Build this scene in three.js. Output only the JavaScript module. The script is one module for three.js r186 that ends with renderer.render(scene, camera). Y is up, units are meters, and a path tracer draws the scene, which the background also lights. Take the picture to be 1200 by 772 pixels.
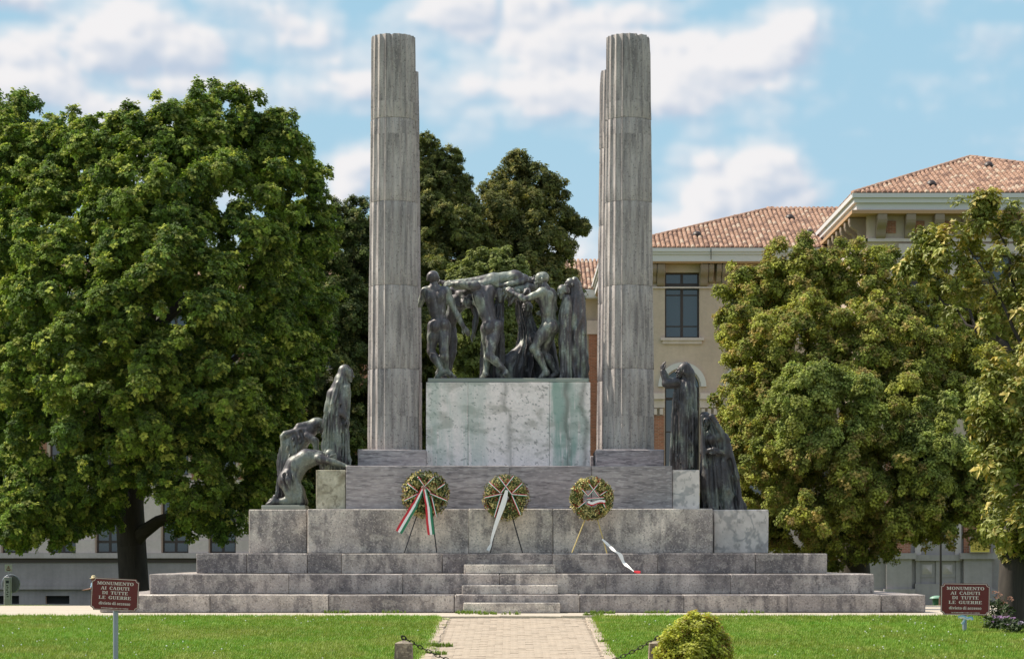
import * as THREE from 'three';
import { mergeGeometries, mergeVertices, toCreasedNormals } from 'three/addons/utils/BufferGeometryUtils.js';

// ---------------------------------------------------------------- camera, sky, sun, exposure
const F = 2940, CX = 599, HY = 655, EYE = 0.9;           // lens of the photograph: focal length and principal point in photo pixels
const scene = new THREE.Scene();
const camera = new THREE.PerspectiveCamera(2 * Math.atan(386 / F) * 180 / Math.PI, 1200 / 772, 0.5, 900);
camera.position.set(0, EYE, 0);
camera.lookAt(0, EYE, -10);
camera.setViewOffset(1200, 772, 600 - CX, 386 - HY, 1200, 772);   // shift lens: verticals stay upright
camera.updateProjectionMatrix();
const renderer = new THREE.WebGLRenderer({ antialias: true });
renderer.setSize(1024, 658);
renderer.toneMapping = THREE.LinearToneMapping;
renderer.toneMappingExposure = 1.32;
renderer.shadowMap.enabled = true;

const SUN_EL = 50 * Math.PI / 180, SUN_BACK = 19 * Math.PI / 180;
const sunDir = new THREE.Vector3(-Math.cos(SUN_EL) * Math.cos(SUN_BACK), Math.sin(SUN_EL), -Math.cos(SUN_EL) * Math.sin(SUN_BACK));
const sun = new THREE.DirectionalLight(new THREE.Color(1, 0.92, 0.78), 5);
sun.position.copy(sunDir).multiplyScalar(120).add(new THREE.Vector3(0, 0, -50));
sun.target.position.set(0, 0, -50);
sun.castShadow = true;
Object.assign(sun.shadow.camera, { left: -60, right: 60, top: 60, bottom: -60, near: 1, far: 300 });
sun.shadow.mapSize.set(4096, 4096);
scene.add(sun, sun.target);

// ---------------------------------------------------------------- random numbers and noise
function rng(seed) { let a = seed >>> 0; return () => { a = (a + 0x6D2B79F5) | 0; let t = Math.imul(a ^ (a >>> 15), 1 | a); t = (t + Math.imul(t ^ (t >>> 7), 61 | t)) ^ t; return ((t ^ (t >>> 14)) >>> 0) / 4294967296; }; }
const NT = new Float32Array(65536); { const r = rng(77); for (let i = 0; i < 65536; i++) NT[i] = r(); }
const clamp = (x, a = 0, b = 1) => x < a ? a : x > b ? b : x;
const mix = (a, b, t) => a + (b - a) * t;
const sstep = (a, b, x) => { const t = clamp((x - a) / (b - a)); return t * t * (3 - 2 * t); };
function n2(x, y, p = 256) {                              // value noise, repeats every p
  const xi = Math.floor(x), yi = Math.floor(y), fx = x - xi, fy = y - yi;
  const u = fx * fx * (3 - 2 * fx), v = fy * fy * (3 - 2 * fy);
  const x0 = xi - p * Math.floor(xi / p), yq = yi - p * Math.floor(yi / p), x1 = x0 + 1 === p ? 0 : x0 + 1, y0 = yq << 8, y1 = (yq + 1 === p ? 0 : yq + 1) << 8;
  const a = NT[(x0 + y0) & 65535], b = NT[(x1 + y0) & 65535], c = NT[(x0 + y1) & 65535], d = NT[(x1 + y1) & 65535];
  return a + (b - a) * u + (c - a + (a - b - c + d) * u) * v;
}
function fbm(x, y, oct = 5, p = 256) { let s = 0, a = 0.5, t = 0; for (let i = 0; i < oct; i++) { s += a * n2(x + i * 17, y + i * 31, p); t += a; a *= 0.5; x *= 2; y *= 2; p = Math.min(256, p * 2); } return s / t; }
function n3(x, y, z) {
  const xi = Math.floor(x), yi = Math.floor(y), zi = Math.floor(z), fx = x - xi, fy = y - yi, fz = z - zi;
  const u = fx * fx * (3 - 2 * fx), v = fy * fy * (3 - 2 * fy), w = fz * fz * (3 - 2 * fz);
  const h = (a, b, c) => NT[(a * 73 + b * 1031 + c * 7919) & 65535];
  const L = (p, q, t) => p + (q - p) * t;
  return L(L(L(h(xi, yi, zi), h(xi + 1, yi, zi), u), L(h(xi, yi + 1, zi), h(xi + 1, yi + 1, zi), u), v), L(L(h(xi, yi, zi + 1), h(xi + 1, yi, zi + 1), u), L(h(xi, yi + 1, zi + 1), h(xi + 1, yi + 1, zi + 1), u), v), w);
}

// ---------------------------------------------------------------- the sky: summer blue with broken cumulus
{
  const W = 4096, H = 2048, data = new Float32Array(W * H * 4);
  // cloud banks: photo-pixel centre, half sizes, weight (real angles in the sky)
  const banks = [[40, 95, 80, 45, 1.05], [135, 60, 75, 48, 1.1], [215, 70, 60, 42, 1.05], [30, 5, 60, 22, .8], [345, 30, 80, 42, .9], [430, 85, 110, 46, .85], [330, 110, 70, 30, .7], [545, 30, 120, 50, 1.0], [570, 95, 110, 42, .82], [690, 45, 90, 46, 1.1], [650, 105, 100, 34, .95],
    [800, 90, 90, 50, 1.1], [870, 85, 85, 46, 1.1], [930, 52, 46, 44, 1.25], [835, 225, 55, 42, 1.2], [885, 215, 50, 46, 1.3], [925, 235, 32, 26, 1.0], [800, 262, 70, 22, .7], [412, 212, 32, 30, 1.2], [675, 310, 60, 46, .85], [250, 210, 60, 40, .8], [120, 150, 90, 50, .7]];
  const air = (dx, se, dz, out) => {                       // clear air: paler to the horizon, aureole round the sun
    const e = Math.max(0, se), t = 1 - Math.exp(-e * 6.5), zen = sstep(0.3, 1, e), sd = dx * sunDir.x + se * sunDir.y + dz * sunDir.z, au = Math.pow(Math.max(0, sd), 14) * 0.4;
    out[0] = mix(mix(0.53, 0.26, t), 0.18, zen) + au; out[1] = mix(mix(0.66, 0.495, t), 0.36, zen) + au; out[2] = mix(mix(0.74, 0.66, t), 0.58, zen) + au;
  };
  const billow = (x, y, n) => { let s = 0, a = .5, t = 0; for (let i = 0; i < n; i++) { s += a * Math.abs(2 * n2(x + i * 13, y + i * 29) - 1); t += a; a *= .52; x *= 2.03; y *= 2.03; } return s / t; };
  const puff = (qx, qy) => {
    const cx = qx / 190 + 20, cy = qy / 120 + 20, wx = (fbm(cx * 2.2 + 5, cy * 2.2, 5) - .5) * 50, wy = (fbm(cx * 2.2 + 90, cy * 2.2 + 33, 5) - .5) * 40; let s = 0;
    for (const [bx, by, rx, ry, w] of banks) { const ax = (qx + wx - bx) / rx, ay = (qy + wy - by) / (qy > by ? ry * 1.1 : ry), q = ax * ax + ay * ay; if (q < 5) s = Math.max(s, w * Math.exp(-q * 0.75)); }
    return s * 0.95 + (billow(cx * 2.1 + 7, cy * 2.1 + 3, 6) - 0.36) * 1.0 + (fbm(cx * 1.2 + 40, cy * 1.2 + 9, 4) - .5) * .7;
  };
  const W2 = 1024, H2 = 512, low = new Float32Array(W2 * H2 * 3), o = [0, 0, 0];   // the whole dome, coarsely
  for (let j = 0; j < H2; j++) for (let i = 0; i < W2; i++) {
    const el = ((j + 0.5) / H2 - 0.5) * Math.PI, se = Math.sin(el), ce = Math.cos(el), ph = ((i + 0.5) / W2 - 0.5) * 2 * Math.PI, dx = ce * Math.cos(ph), dz = ce * Math.sin(ph), k = (j * W2 + i) * 3;
    if (el < -0.03) { low[k] = 0.17; low[k + 1] = 0.165; low[k + 2] = 0.14; continue; }
    air(dx, se, dz, o); const sx = dx / (Math.max(0, se) + 0.18) + 40, sz = dz / (Math.max(0, se) + 0.18) + 40;
    const d = sstep(0.43, 0.6, fbm(sx * 1.6, sz * 1.6, 5)) * sstep(0, 0.06, se) * 0.93, lit = clamp(0.6 + (fbm(sx * 3 + 9, sz * 3, 4) - 0.5) * 1.9);  // clouds out of view added denser and whiter, to neutralise the blue shade
    low[k] = mix(o[0], mix(0.52, 0.84, lit), d); low[k + 1] = mix(o[1], mix(0.55, 0.81, lit), d); low[k + 2] = mix(o[2], mix(0.61, 0.785, lit), d);
  }
  for (let j = 0; j < H; j++) {
    const el = ((j + 0.5) / H - 0.5) * Math.PI, se = Math.sin(el), ce = Math.cos(el);
    if (el < -.05) { for (let i = 0; i < W; i++) { const k = (j * W + i) * 4; data[k] = .17; data[k + 1] = .165; data[k + 2] = .14; data[k + 3] = 1; } continue; }
    for (let i = 0; i < W; i++) {
      const k = (j * W + i) * 4, gx = Math.max(0, (i + .5) / 4 - .5), gy = Math.max(0, (j + .5) / 4 - .5), ix = Math.floor(gx), iy = Math.floor(gy), fx = gx - ix, fy = gy - iy, ix1 = (ix + 1) % W2, iy1 = Math.min(H2 - 1, iy + 1);
      for (let c = 0; c < 3; c++) data[k + c] = mix(mix(low[(iy * W2 + ix) * 3 + c], low[(iy * W2 + ix1) * 3 + c], fx), mix(low[(iy1 * W2 + ix) * 3 + c], low[(iy1 * W2 + ix1) * 3 + c], fx), fy);
      data[k + 3] = 1;
      const ph = ((i + 0.5) / W - 0.5) * 2 * Math.PI, px = ph + Math.PI / 2;
      if (px < -0.34 || px > 0.34 || el < -0.03 || el > 0.34) continue;
      const wv = 1 - Math.max(sstep(0.24, 0.34, Math.abs(px)), sstep(0.24, 0.34, el)); if (wv <= 0) continue;
      air(ce * Math.cos(ph), se, ce * Math.sin(ph), o);
      const qx = CX + px * F, qy = HY - Math.tan(el) * F, cx = qx / 190 + 20, cy = qy / 120 + 20;   // angular coordinates on the photograph's scale
      const v = puff(qx, qy), v2 = puff(qx - 9, qy - 12), d = Math.max(sstep(0.36, 0.74, v), 0.6 * sstep(0.05, 0.6, v)) * 0.94;
      const lit = clamp(0.74 + (v - v2) * 2.0 - sstep(.7, 1.5, v) * .14 + (fbm(cx * 1.3 + 3, cy * 1.9 + 60, 6) - 0.5) * 1.0);   // cumulus: bright towards the sun, greyer in the thick of it
      const cr = mix(0.46, 0.80, lit), cg = mix(0.53, 0.775, lit), cb = mix(0.64, 0.775, lit);
      data[k] = mix(data[k], mix(o[0], cr, d), wv); data[k + 1] = mix(data[k + 1], mix(o[1], cg, d), wv); data[k + 2] = mix(data[k + 2], mix(o[2], cb, d), wv);
    }
  }
  for (let k = 0; k < data.length; k += 4) { data[k] *= .88; data[k + 1] *= .88; data[k + 2] *= .88; }
  const sky = new THREE.DataTexture(data, W, H, THREE.RGBAFormat, THREE.FloatType);
  sky.mapping = THREE.EquirectangularReflectionMapping; sky.magFilter = THREE.LinearFilter; sky.minFilter = THREE.LinearFilter; sky.needsUpdate = true;
  scene.background = sky; scene.environment = sky;
}

// ---------------------------------------------------------------- helpers
const names = new Map();
function numbered(n) { const k = names.get(n) ?? 0; names.set(n, k + 1); return k ? `${n}_${String(k).padStart(3, '0')}` : n; }
function thing(name, label, category, pos = [0, 0, 0], group) {
  const o = new THREE.Group(); o.name = numbered(name); o.position.set(...pos); o.userData = { label, category }; if (group) o.userData.group = group; scene.add(o); return o;
}
function setting(name, geo, mat) { const m = new THREE.Mesh(geo, mat); m.name = numbered(name); m.userData.kind = 'structure'; m.castShadow = m.receiveShadow = true; scene.add(m); return m; }
function part(name, geo, mat, parent) { const m = new THREE.Mesh(geo, mat); m.name = name; m.castShadow = m.receiveShadow = true; parent.add(m); return m; }
const at = (px, py, D) => [(px - CX) / F * D, EYE + (HY - py) / F * D, -D];
const X = (px, D) => (px - CX) / F * D, Y = (py, D) => EYE + (HY - py) / F * D;
const C = (r, g, b) => new THREE.Color().setRGB(r, g, b);
function boxUV(g, ou = 0, ov = 0) {                       // uv in metres by the dominant axis of each normal
  const p = g.attributes.position, n = g.attributes.normal, uv = new Float32Array(p.count * 2);
  for (let i = 0; i < p.count; i++) {
    const ax = Math.abs(n.getX(i)), ay = Math.abs(n.getY(i)), az = Math.abs(n.getZ(i));
    const x = p.getX(i), y = p.getY(i), z = p.getZ(i);
    if (az >= ax && az >= ay) { uv[2 * i] = x + ou; uv[2 * i + 1] = y + ov; } else if (ay >= ax) { uv[2 * i] = x + ou; uv[2 * i + 1] = z + ov; } else { uv[2 * i] = z + ou; uv[2 * i + 1] = y + ov; }
  }
  g.setAttribute('uv', new THREE.BufferAttribute(uv, 2)); return g;
}
function box(x0, x1, y0, y1, z0, z1) { const g = new THREE.BoxGeometry(Math.abs(x1 - x0), Math.abs(y1 - y0), Math.abs(z1 - z0)); g.translate((x0 + x1) / 2, (y0 + y1) / 2, (z0 + z1) / 2); return boxUV(g); }
function chamfer(x0, x1, y0, y1, z0, z1, c = 0.012, ou = 0, ov = 0, wob = 0, rnd) {   // block with chamfered edges (44 triangles)
  const w = (x1 - x0) / 2, h = (y1 - y0) / 2, d = (z1 - z0) / 2, s = [-1, 1], P = [];
  const V = (a, b, cc) => [a, b, cc];
  const tri = [];
  const jit = new Map(), J = (v) => { const k = v.map(q => q.toFixed(4)).join(); if (!jit.has(k)) jit.set(k, wob ? v.map(q => q + (rnd() - .5) * wob) : v); return jit.get(k); };
  const quad = (a, b, c2, e, nrm) => { const A = J(a), B = J(b), Cc = J(c2), E = J(e); const ux = B[0] - A[0], uy = B[1] - A[1], uz = B[2] - A[2], vx = Cc[0] - A[0], vy = Cc[1] - A[1], vz = Cc[2] - A[2]; const nx = uy * vz - uz * vy, ny = uz * vx - ux * vz, nz = ux * vy - uy * vx; (nx * nrm[0] + ny * nrm[1] + nz * nrm[2] > 0) ? tri.push(A, B, Cc, A, Cc, E) : tri.push(A, Cc, B, A, E, Cc); };
  for (const q of s) {
    quad(V(q * w, -h + c, -d + c), V(q * w, h - c, -d + c), V(q * w, h - c, d - c), V(q * w, -h + c, d - c), [q, 0, 0]);
    quad(V(-w + c, q * h, -d + c), V(w - c, q * h, -d + c), V(w - c, q * h, d - c), V(-w + c, q * h, d - c), [0, q, 0]);
    quad(V(-w + c, -h + c, q * d), V(w - c, -h + c, q * d), V(w - c, h - c, q * d), V(-w + c, h - c, q * d), [0, 0, q]);
    for (const r of s) {
      quad(V(q * w, r * (h - c), -d + c), V(q * w, r * (h - c), d - c), V(q * (w - c), r * h, d - c), V(q * (w - c), r * h, -d + c), [q, r, 0]);
      quad(V(q * w, -h + c, r * (d - c)), V(q * w, h - c, r * (d - c)), V(q * (w - c), h - c, r * d), V(q * (w - c), -h + c, r * d), [q, 0, r]);
      quad(V(-w + c, q * h, r * (d - c)), V(w - c, q * h, r * (d - c)), V(w - c, q * (h - c), r * d), V(-w + c, q * (h - c), r * d), [0, q, r]);
      for (const u of s) { const A = J(V(q * w, r * (h - c), u * (d - c))), B = J(V(q * (w - c), r * h, u * (d - c))), E = J(V(q * (w - c), r * (h - c), u * d)); (q * r * u > 0) ? tri.push(A, B, E) : tri.push(A, E, B); }
    }
  }
  const g = new THREE.BufferGeometry(); g.setAttribute('position', new THREE.Float32BufferAttribute(tri.flat(), 3));
  g.translate((x0 + x1) / 2, (y0 + y1) / 2, (z0 + z1) / 2); g.computeVertexNormals(); return boxUV(g, ou, ov);
}
function extr(shape, depth, z0, bevel = 0) { const g = new THREE.ExtrudeGeometry(shape, { depth, bevelEnabled: bevel > 0, bevelThickness: bevel, bevelSize: bevel, bevelSegments: 1, curveSegments: 14 }); g.translate(0, 0, z0); return g; }
function merged(list) { return mergeGeometries(list.map(g => { const q = g.index ? g.toNonIndexed() : g; for (const k of Object.keys(q.attributes)) if (!['position', 'normal', 'uv'].includes(k)) q.deleteAttribute(k); return q; }), false); }
function sweep(pts, radii, seg = 8, rough = 0, seed = 1) {   // tapered tube through points
  const pos = [], idx = [], nP = pts.length, v = pts.map(p => new THREE.Vector3(...p));
  let ref = new THREE.Vector3(0.31, 0.11, 0.94);
  for (let i = 0; i < nP; i++) {
    const t = v[Math.min(nP - 1, i + 1)].clone().sub(v[Math.max(0, i - 1)]).normalize();
    const a = ref.clone().addScaledVector(t, -ref.dot(t)).normalize(), b = t.clone().cross(a); ref = a;
    for (let j = 0; j < seg; j++) { const th = j / seg * 2 * Math.PI, r = radii[i] * (1 + rough * (n3(j * 1.7 + seed, i * .9, seed * 3.1) - .5)); const q = v[i].clone().addScaledVector(a, Math.cos(th) * r).addScaledVector(b, Math.sin(th) * r); pos.push(q.x, q.y, q.z); }
  }
  for (let i = 0; i < nP - 1; i++) for (let j = 0; j < seg; j++) { const a = i * seg + j, b = i * seg + (j + 1) % seg, c = a + seg, d = b + seg; idx.push(a, b, c, b, d, c); }
  for (const [o, fl] of [[0, 1], [(nP - 1) * seg, 0]]) for (let j = 1; j < seg - 1; j++) fl ? idx.push(o, o + j + 1, o + j) : idx.push(o, o + j, o + j + 1);
  const g = new THREE.BufferGeometry(); g.setAttribute('position', new THREE.Float32BufferAttribute(pos, 3)); g.setIndex(idx);
  const uv = []; for (let i = 0; i < nP; i++) for (let j = 0; j < seg; j++) uv.push(j / seg, i * 0.5); g.setAttribute('uv', new THREE.Float32BufferAttribute(uv, 2));
  g.computeVertexNormals(); return g;
}

// ---------------------------------------------------------------- textures
const sr = (v) => Math.round(255 * (v <= 0.0031308 ? 12.92 * Math.max(0, v) : 1.055 * Math.pow(Math.min(1, v), 1 / 2.4) - 0.055));
function tex(w, h, fn, mx, my, color = true) {           // fn(u, v) -> [r, g, b] linear (or a grey 0..1), covering mx by my metres
  const d = new Uint8Array(w * h * 4);
  for (let j = 0; j < h; j++) for (let i = 0; i < w; i++) { const c = fn((i + .5) / w, (j + .5) / h), k = (j * w + i) * 4; if (color) { d[k] = sr(c[0]); d[k + 1] = sr(c[1]); d[k + 2] = sr(c[2]); } else d[k] = d[k + 1] = d[k + 2] = clamp(c) * 255; d[k + 3] = 255; }
  const t = new THREE.DataTexture(d, w, h, THREE.RGBAFormat, THREE.UnsignedByteType);
  t.wrapS = t.wrapT = THREE.RepeatWrapping; t.magFilter = THREE.LinearFilter; t.minFilter = THREE.LinearMipmapLinearFilter; t.generateMipmaps = true;
  if (color) t.colorSpace = THREE.SRGBColorSpace; t.repeat.set(1 / mx, 1 / my); t.needsUpdate = true; return t;
}
const tint = (c, k) => [c[0] * k, c[1] * k, c[2] * k];
const lerp3 = (a, b, t) => [mix(a[0], b[0], t), mix(a[1], b[1], t), mix(a[2], b[2], t)];
// weathered grey limestone: blotches, black crust, pale lichen, pits
const greyStone = tex(1024, 1024, (u, v) => {
  const big = fbm(u * 4, v * 4, 5, 4), mid = fbm(u * 16 + 3, v * 16, 5, 16), fine = fbm(u * 220, v * 220, 2, 220), st = fbm(u * 40, v * 6 + 2, 4, 8);
  let c = lerp3([.22, .205, .20], [.52, .485, .435], clamp(big * 2.0 - .5));
  c = tint(c, .6 + .75 * mid);
  const crust = sstep(.46, .66, fbm(u * 7 + 9, v * 7 + 2, 6, 7) * .6 + st * .44); c = lerp3(c, [.125, .118, .122], clamp(crust * (.25 + 1.15 * fbm(u * 64 + 5, v * 40, 4, 64))) * .85);
  const lich = sstep(.6, .7, fbm(u * 22 + 5, v * 22, 4, 22)); c = lerp3(c, [.55, .53, .47], lich * .3);
  const pit = sstep(.66, .76, fine); c = lerp3(c, [.07, .065, .06], pit * .55);
  const fleck = sstep(.62, .74, fbm(u * 200 + 31, v * 200, 2, 200)); return tint(lerp3(c, [.66, .63, .57], fleck * .3), .82 + .36 * fbm(u * 240, v * 240 + 9, 2, 240));
}, 4, 4);
const stoneBump = tex(1024, 1024, (u, v) => .45 * fbm(u * 12, v * 12, 5, 12) + .55 * fbm(u * 100, v * 100, 3, 100), 4, 4, false);
// layered grey-violet marble of the podium: horizontal beds
const bedStone = tex(1024, 1024, (u, v) => {
  const w = (fbm(u * 4, v * 4, 4, 4) - .5) * .022, bed = fbm(u * 9, (v + w) * 64, 5, 9) * .6 + fbm(u * 30, v * 60, 4, 30) * .4, thin = fbm(u * 36 + 7, (v + w) * 230, 2, 36), big = fbm(u * 3 + 1, v * 3 + 8, 4, 3);
  let c = lerp3([.20, .19, .195], [.46, .44, .425], clamp(bed * 1.5 - .28)); c = tint(c, .7 + .55 * big);
  c = lerp3(c, [.55, .54, .53], sstep(.62, .72, thin) * .5); return lerp3(c, [.07, .065, .075], sstep(.6, .74, fbm(u * 14 + 4, (v + w) * 90 + 2, 4, 14)) * .5);
}, 3, 3);
// column drums: vertical rain streaks
const drumStone = tex(1024, 1024, (u, v) => {
  const st = fbm(u * 64, v * 7, 5, 64), big = fbm(u * 6, v * 3, 4, 6), fine = fbm(u * 160, v * 160, 3, 160);
  let c = lerp3([.33, .31, .295], [.58, .55, .505], clamp(st * 1.5 - .25)); c = tint(c, .7 + .6 * big);
  c = lerp3(c, [.15, .14, .14], sstep(.5, .76, fbm(u * 40 + 3, v * 4 + 5, 5, 40)) * .5);
  c = lerp3(c, [.07, .065, .06], sstep(.66, .78, fine) * .6); return lerp3(c, [.6, .57, .5], sstep(.66, .76, fbm(u * 110 + 8, v * 60, 3, 110)) * .45);
}, 1, 1);
// pale marble side blocks
const paleStone = tex(512, 512, (u, v) => {
  const w = fbm(u * 4, v * 4, 5, 4), vein = 1 - Math.abs(2 * fbm(u * 5 + w * 1.2, v * 5 - w, 4, 5) - 1);
  let c = tint([.66, .64, .59], .75 + .4 * fbm(u * 14, v * 14, 4, 14)); c = lerp3(c, [.30, .31, .30], sstep(.86, .98, vein) * .7);
  return lerp3(c, [.22, .22, .2], sstep(.62, .74, fbm(u * 30, v * 18, 4, 6)) * .45);
}, 2, 2);
const ochreStone = tex(512, 512, (u, v) => {
  const w = fbm(u * 4, v * 4, 5, 4), vein = fbm(u * 6 + w * 2, v * 6 - w * 2, 5, 6);
  let c = lerp3([.24, .21, .14], [.58, .54, .42], clamp(vein * 2 - .5)); c = tint(c, .7 + .5 * fbm(u * 40, v * 40, 3, 40)); return lerp3(c, [.12, .10, .07], sstep(.6, .7, fbm(u * 20, v * 20, 4, 20)) * .5);
}, 1.4, 1.4);
// the statue pedestal: white marble, diagonal grey-brown veins, copper-green run-off (one sheet over the whole front)
const PEDX0 = X(499, 46.4), PEDX1 = X(692, 46.4), PEDY0 = 2.57, PEDY1 = Y(448, 46.4);
const pedStone = tex(1024, 512, (u, v) => {
  const ph = v;                                            // 0 at the foot, 1 at the top
  const w = (fbm(u * 7, v * 4, 5) - .5), diag = fbm(u * 9 + v * 5 + w * 1.4, v * 7 - u * 4, 5), fine = fbm(u * 90, v * 50, 4);
  let c = tint([.86, .82, .785], .82 + .32 * fine);
  c = lerp3(c, [.34, .33, .28], sstep(.52, .74, diag) * .6); c = lerp3(c, [.16, .15, .14], sstep(.66, .76, fbm(u * 60 + v * 20, v * 36 - u * 12, 4)) * .6);
  const run = (x, s, a) => { const dr = (fbm(v * 3 + x * 50, x * 31, 4) - .5) * .07 + w * .06, wd = s * (.35 + 1.3 * fbm(v * 5 + x * 17, 3 + x * 40, 3)); return a * Math.exp(-(((u + dr - x) / wd) ** 2)) * sstep(.3, .66, fbm(u * 95, v * 4 + x * 9, 5) + .1 + .14 * ph); };
  const green = clamp(run(.80, .034, .7) + run(.85, .045, .8) + run(.90, .035, .5) + run(.95, .03, .35) + run(.27, .06, .5) + run(.06, .05, .6) + run(.14, .03, .3) + run(.34, .03, .25) + run(.77, .02, .4));
  c = lerp3(c, [.24, .40, .34], green * .85); const dk = clamp(run(.865, .016, 1.0) + run(.49, .018, .8) + run(.96, .02, .9)); c = lerp3(c, [.15, .15, .13], dk * .62);
  return c;
}, 1, 1);
const brickTex = tex(512, 512, (u, v) => { const row = Math.floor(v * 26), m = (v * 26) % 1, uu = (u * 9 + (row % 2) * .5), mu = uu % 1; const mort = m < .14 || mu < .05; const k = n2(Math.floor(uu) * 7.3, row * 3.1); const c = tint([.33, .125, .075], .65 + .6 * k); return mort ? [.36, .3, .25] : tint(c, .8 + .4 * fbm(u * 80, v * 80, 3, 80)); }, 2.2, 2);
const plaster = tex(512, 512, (u, v) => { const a = fbm(u * 6, v * 6, 5, 6), b = fbm(u * 60, v * 60, 3, 60), s = fbm(u * 30, v * 4, 4, 4); return tint([.50, .395, .325], .72 + .3 * a + .14 * b + .14 * s); }, 6, 6);
const greyPlaster = tex(512, 512, (u, v) => { const a = fbm(u * 6, v * 6, 5, 6), b = fbm(u * 60, v * 60, 3, 60), s = fbm(u * 40, v * 3, 4, 3); return tint([.30, .265, .27], .62 + .45 * a + .14 * b + .2 * s); }, 6, 6);
const soil = tex(512, 512, (u, v) => { const a = fbm(u * 8, v * 8, 5, 8), b = fbm(u * 90, v * 90, 3, 90); return lerp3(tint([.09, .13, .02], .6 + b), [.16, .14, .06], sstep(.5, .75, a) * .6); }, 3, 3);
const paving = tex(512, 512, (u, v) => { const a = fbm(u * 5, v * 5, 5, 5), b = fbm(u * 80, v * 80, 4, 80); return tint([.47, .405, .33], .62 + .3 * a + .45 * b); }, 2, 2);
const barkTex = tex(256, 512, (u, v) => { const a = fbm(u * 20, v * 6, 5, 20), b = fbm(u * 60, v * 40, 3, 60); return tint([.045, .036, .03], .35 + 1.0 * a + .3 * b); }, 1, 1);

const std = (o) => new THREE.MeshStandardMaterial({ roughness: .85, ...o });
const stoneM = (map, k, bump = .012, rough = .88) => std({ map, color: C(k[0], k[1], k[2]), bumpMap: stoneBump, bumpScale: bump, roughness: rough });
const M = {
  step: [[1.06, .99, 1.01], [.9, .845, .88], [1.18, 1.1, 1.09], [1.0, .935, .945]].map(k => stoneM(greyStone, k)),
  course: [[1.42, 1.33, 1.3], [1.28, 1.2, 1.21], [1.5, 1.41, 1.35]].map(k => stoneM(greyStone, k)),
  bed: [[1.04, .97, 1.0], [.94, .87, .92], [1.26, 1.19, 1.2]].map(k => stoneM(bedStone, k, .008)),
  drum: [[.89, .845, .885], [.92, .87, .905], [.86, .82, .865]].map(k => stoneM(drumStone, k, .01)),
  pale: stoneM(paleStone, [1.2, 1.11, 1.13], .005, .7), ochre: stoneM(ochreStone, [1, 1, 1], .008, .8), ped: stoneM(pedStone, [1.13, 1.04, 1.05], .006, .6),
  pave: std({ map: paving, bumpMap: stoneBump, bumpScale: .006 }), kerb: stoneM(paving, [1.05, 1.03, 1.0], .01),
  soil: std({ map: soil, roughness: 1 }), bark: std({ map: barkTex, roughness: .95, bumpMap: barkTex, bumpScale: .03 }),
};

// ---------------------------------------------------------------- ground, lawn, path, pavement
const groundY = (D) => D < 20 ? -.75 : D < 39.5 ? mix(-.75, -.04, (D - 20) / 19.5) : D < 46 ? -.04 : D < 141 ? -.04 - (D - 46) * .0199 : -1.93;
{
  const Ds = [-40, 0, 10, 20, 24, 28, 32, 36, 39.3, 39.5, 46, 60, 80, 100, 120, 141, 200, 400, 800], xs = [-400, -120, -60, -30, -16, -8, 0, 8, 16, 30, 60, 120, 400], pos = [], uv = [], idx = [];
  for (const D of Ds) for (const x of xs) { pos.push(x, groundY(D), -D); uv.push(x, -D); }
  for (let i = 0; i < Ds.length - 1; i++) for (let j = 0; j < xs.length - 1; j++) { const a = i * xs.length + j, b = a + 1, c = a + xs.length, d = c + 1; idx.push(a, b, c, b, d, c); }
  const g = new THREE.BufferGeometry(); g.setAttribute('position', new THREE.Float32BufferAttribute(pos, 3)); g.setAttribute('uv', new THREE.Float32BufferAttribute(uv, 2)); g.setIndex(idx); g.computeVertexNormals();
  setting('ground', g, M.soil);
}
{
  const pv = setting('pavement', box(-26, 14, -.25, 0, -48.5, -39.72), M.pave);
  const r = rng(5); let x = -26;
  while (x < 14) { const w = .9 + r() * .5, x1 = Math.min(14, x + w); part('kerb_stone', chamfer(x + .003, x1 - .003, -.25, .004 + r() * .006, -39.71, -39.5 + (r() - .5) * .012, .008, r() * 9, r() * 9, .006, r), M.kerb, pv); x = x1; }
}
const PATHX = .09, PATHW = 1.23;
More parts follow.
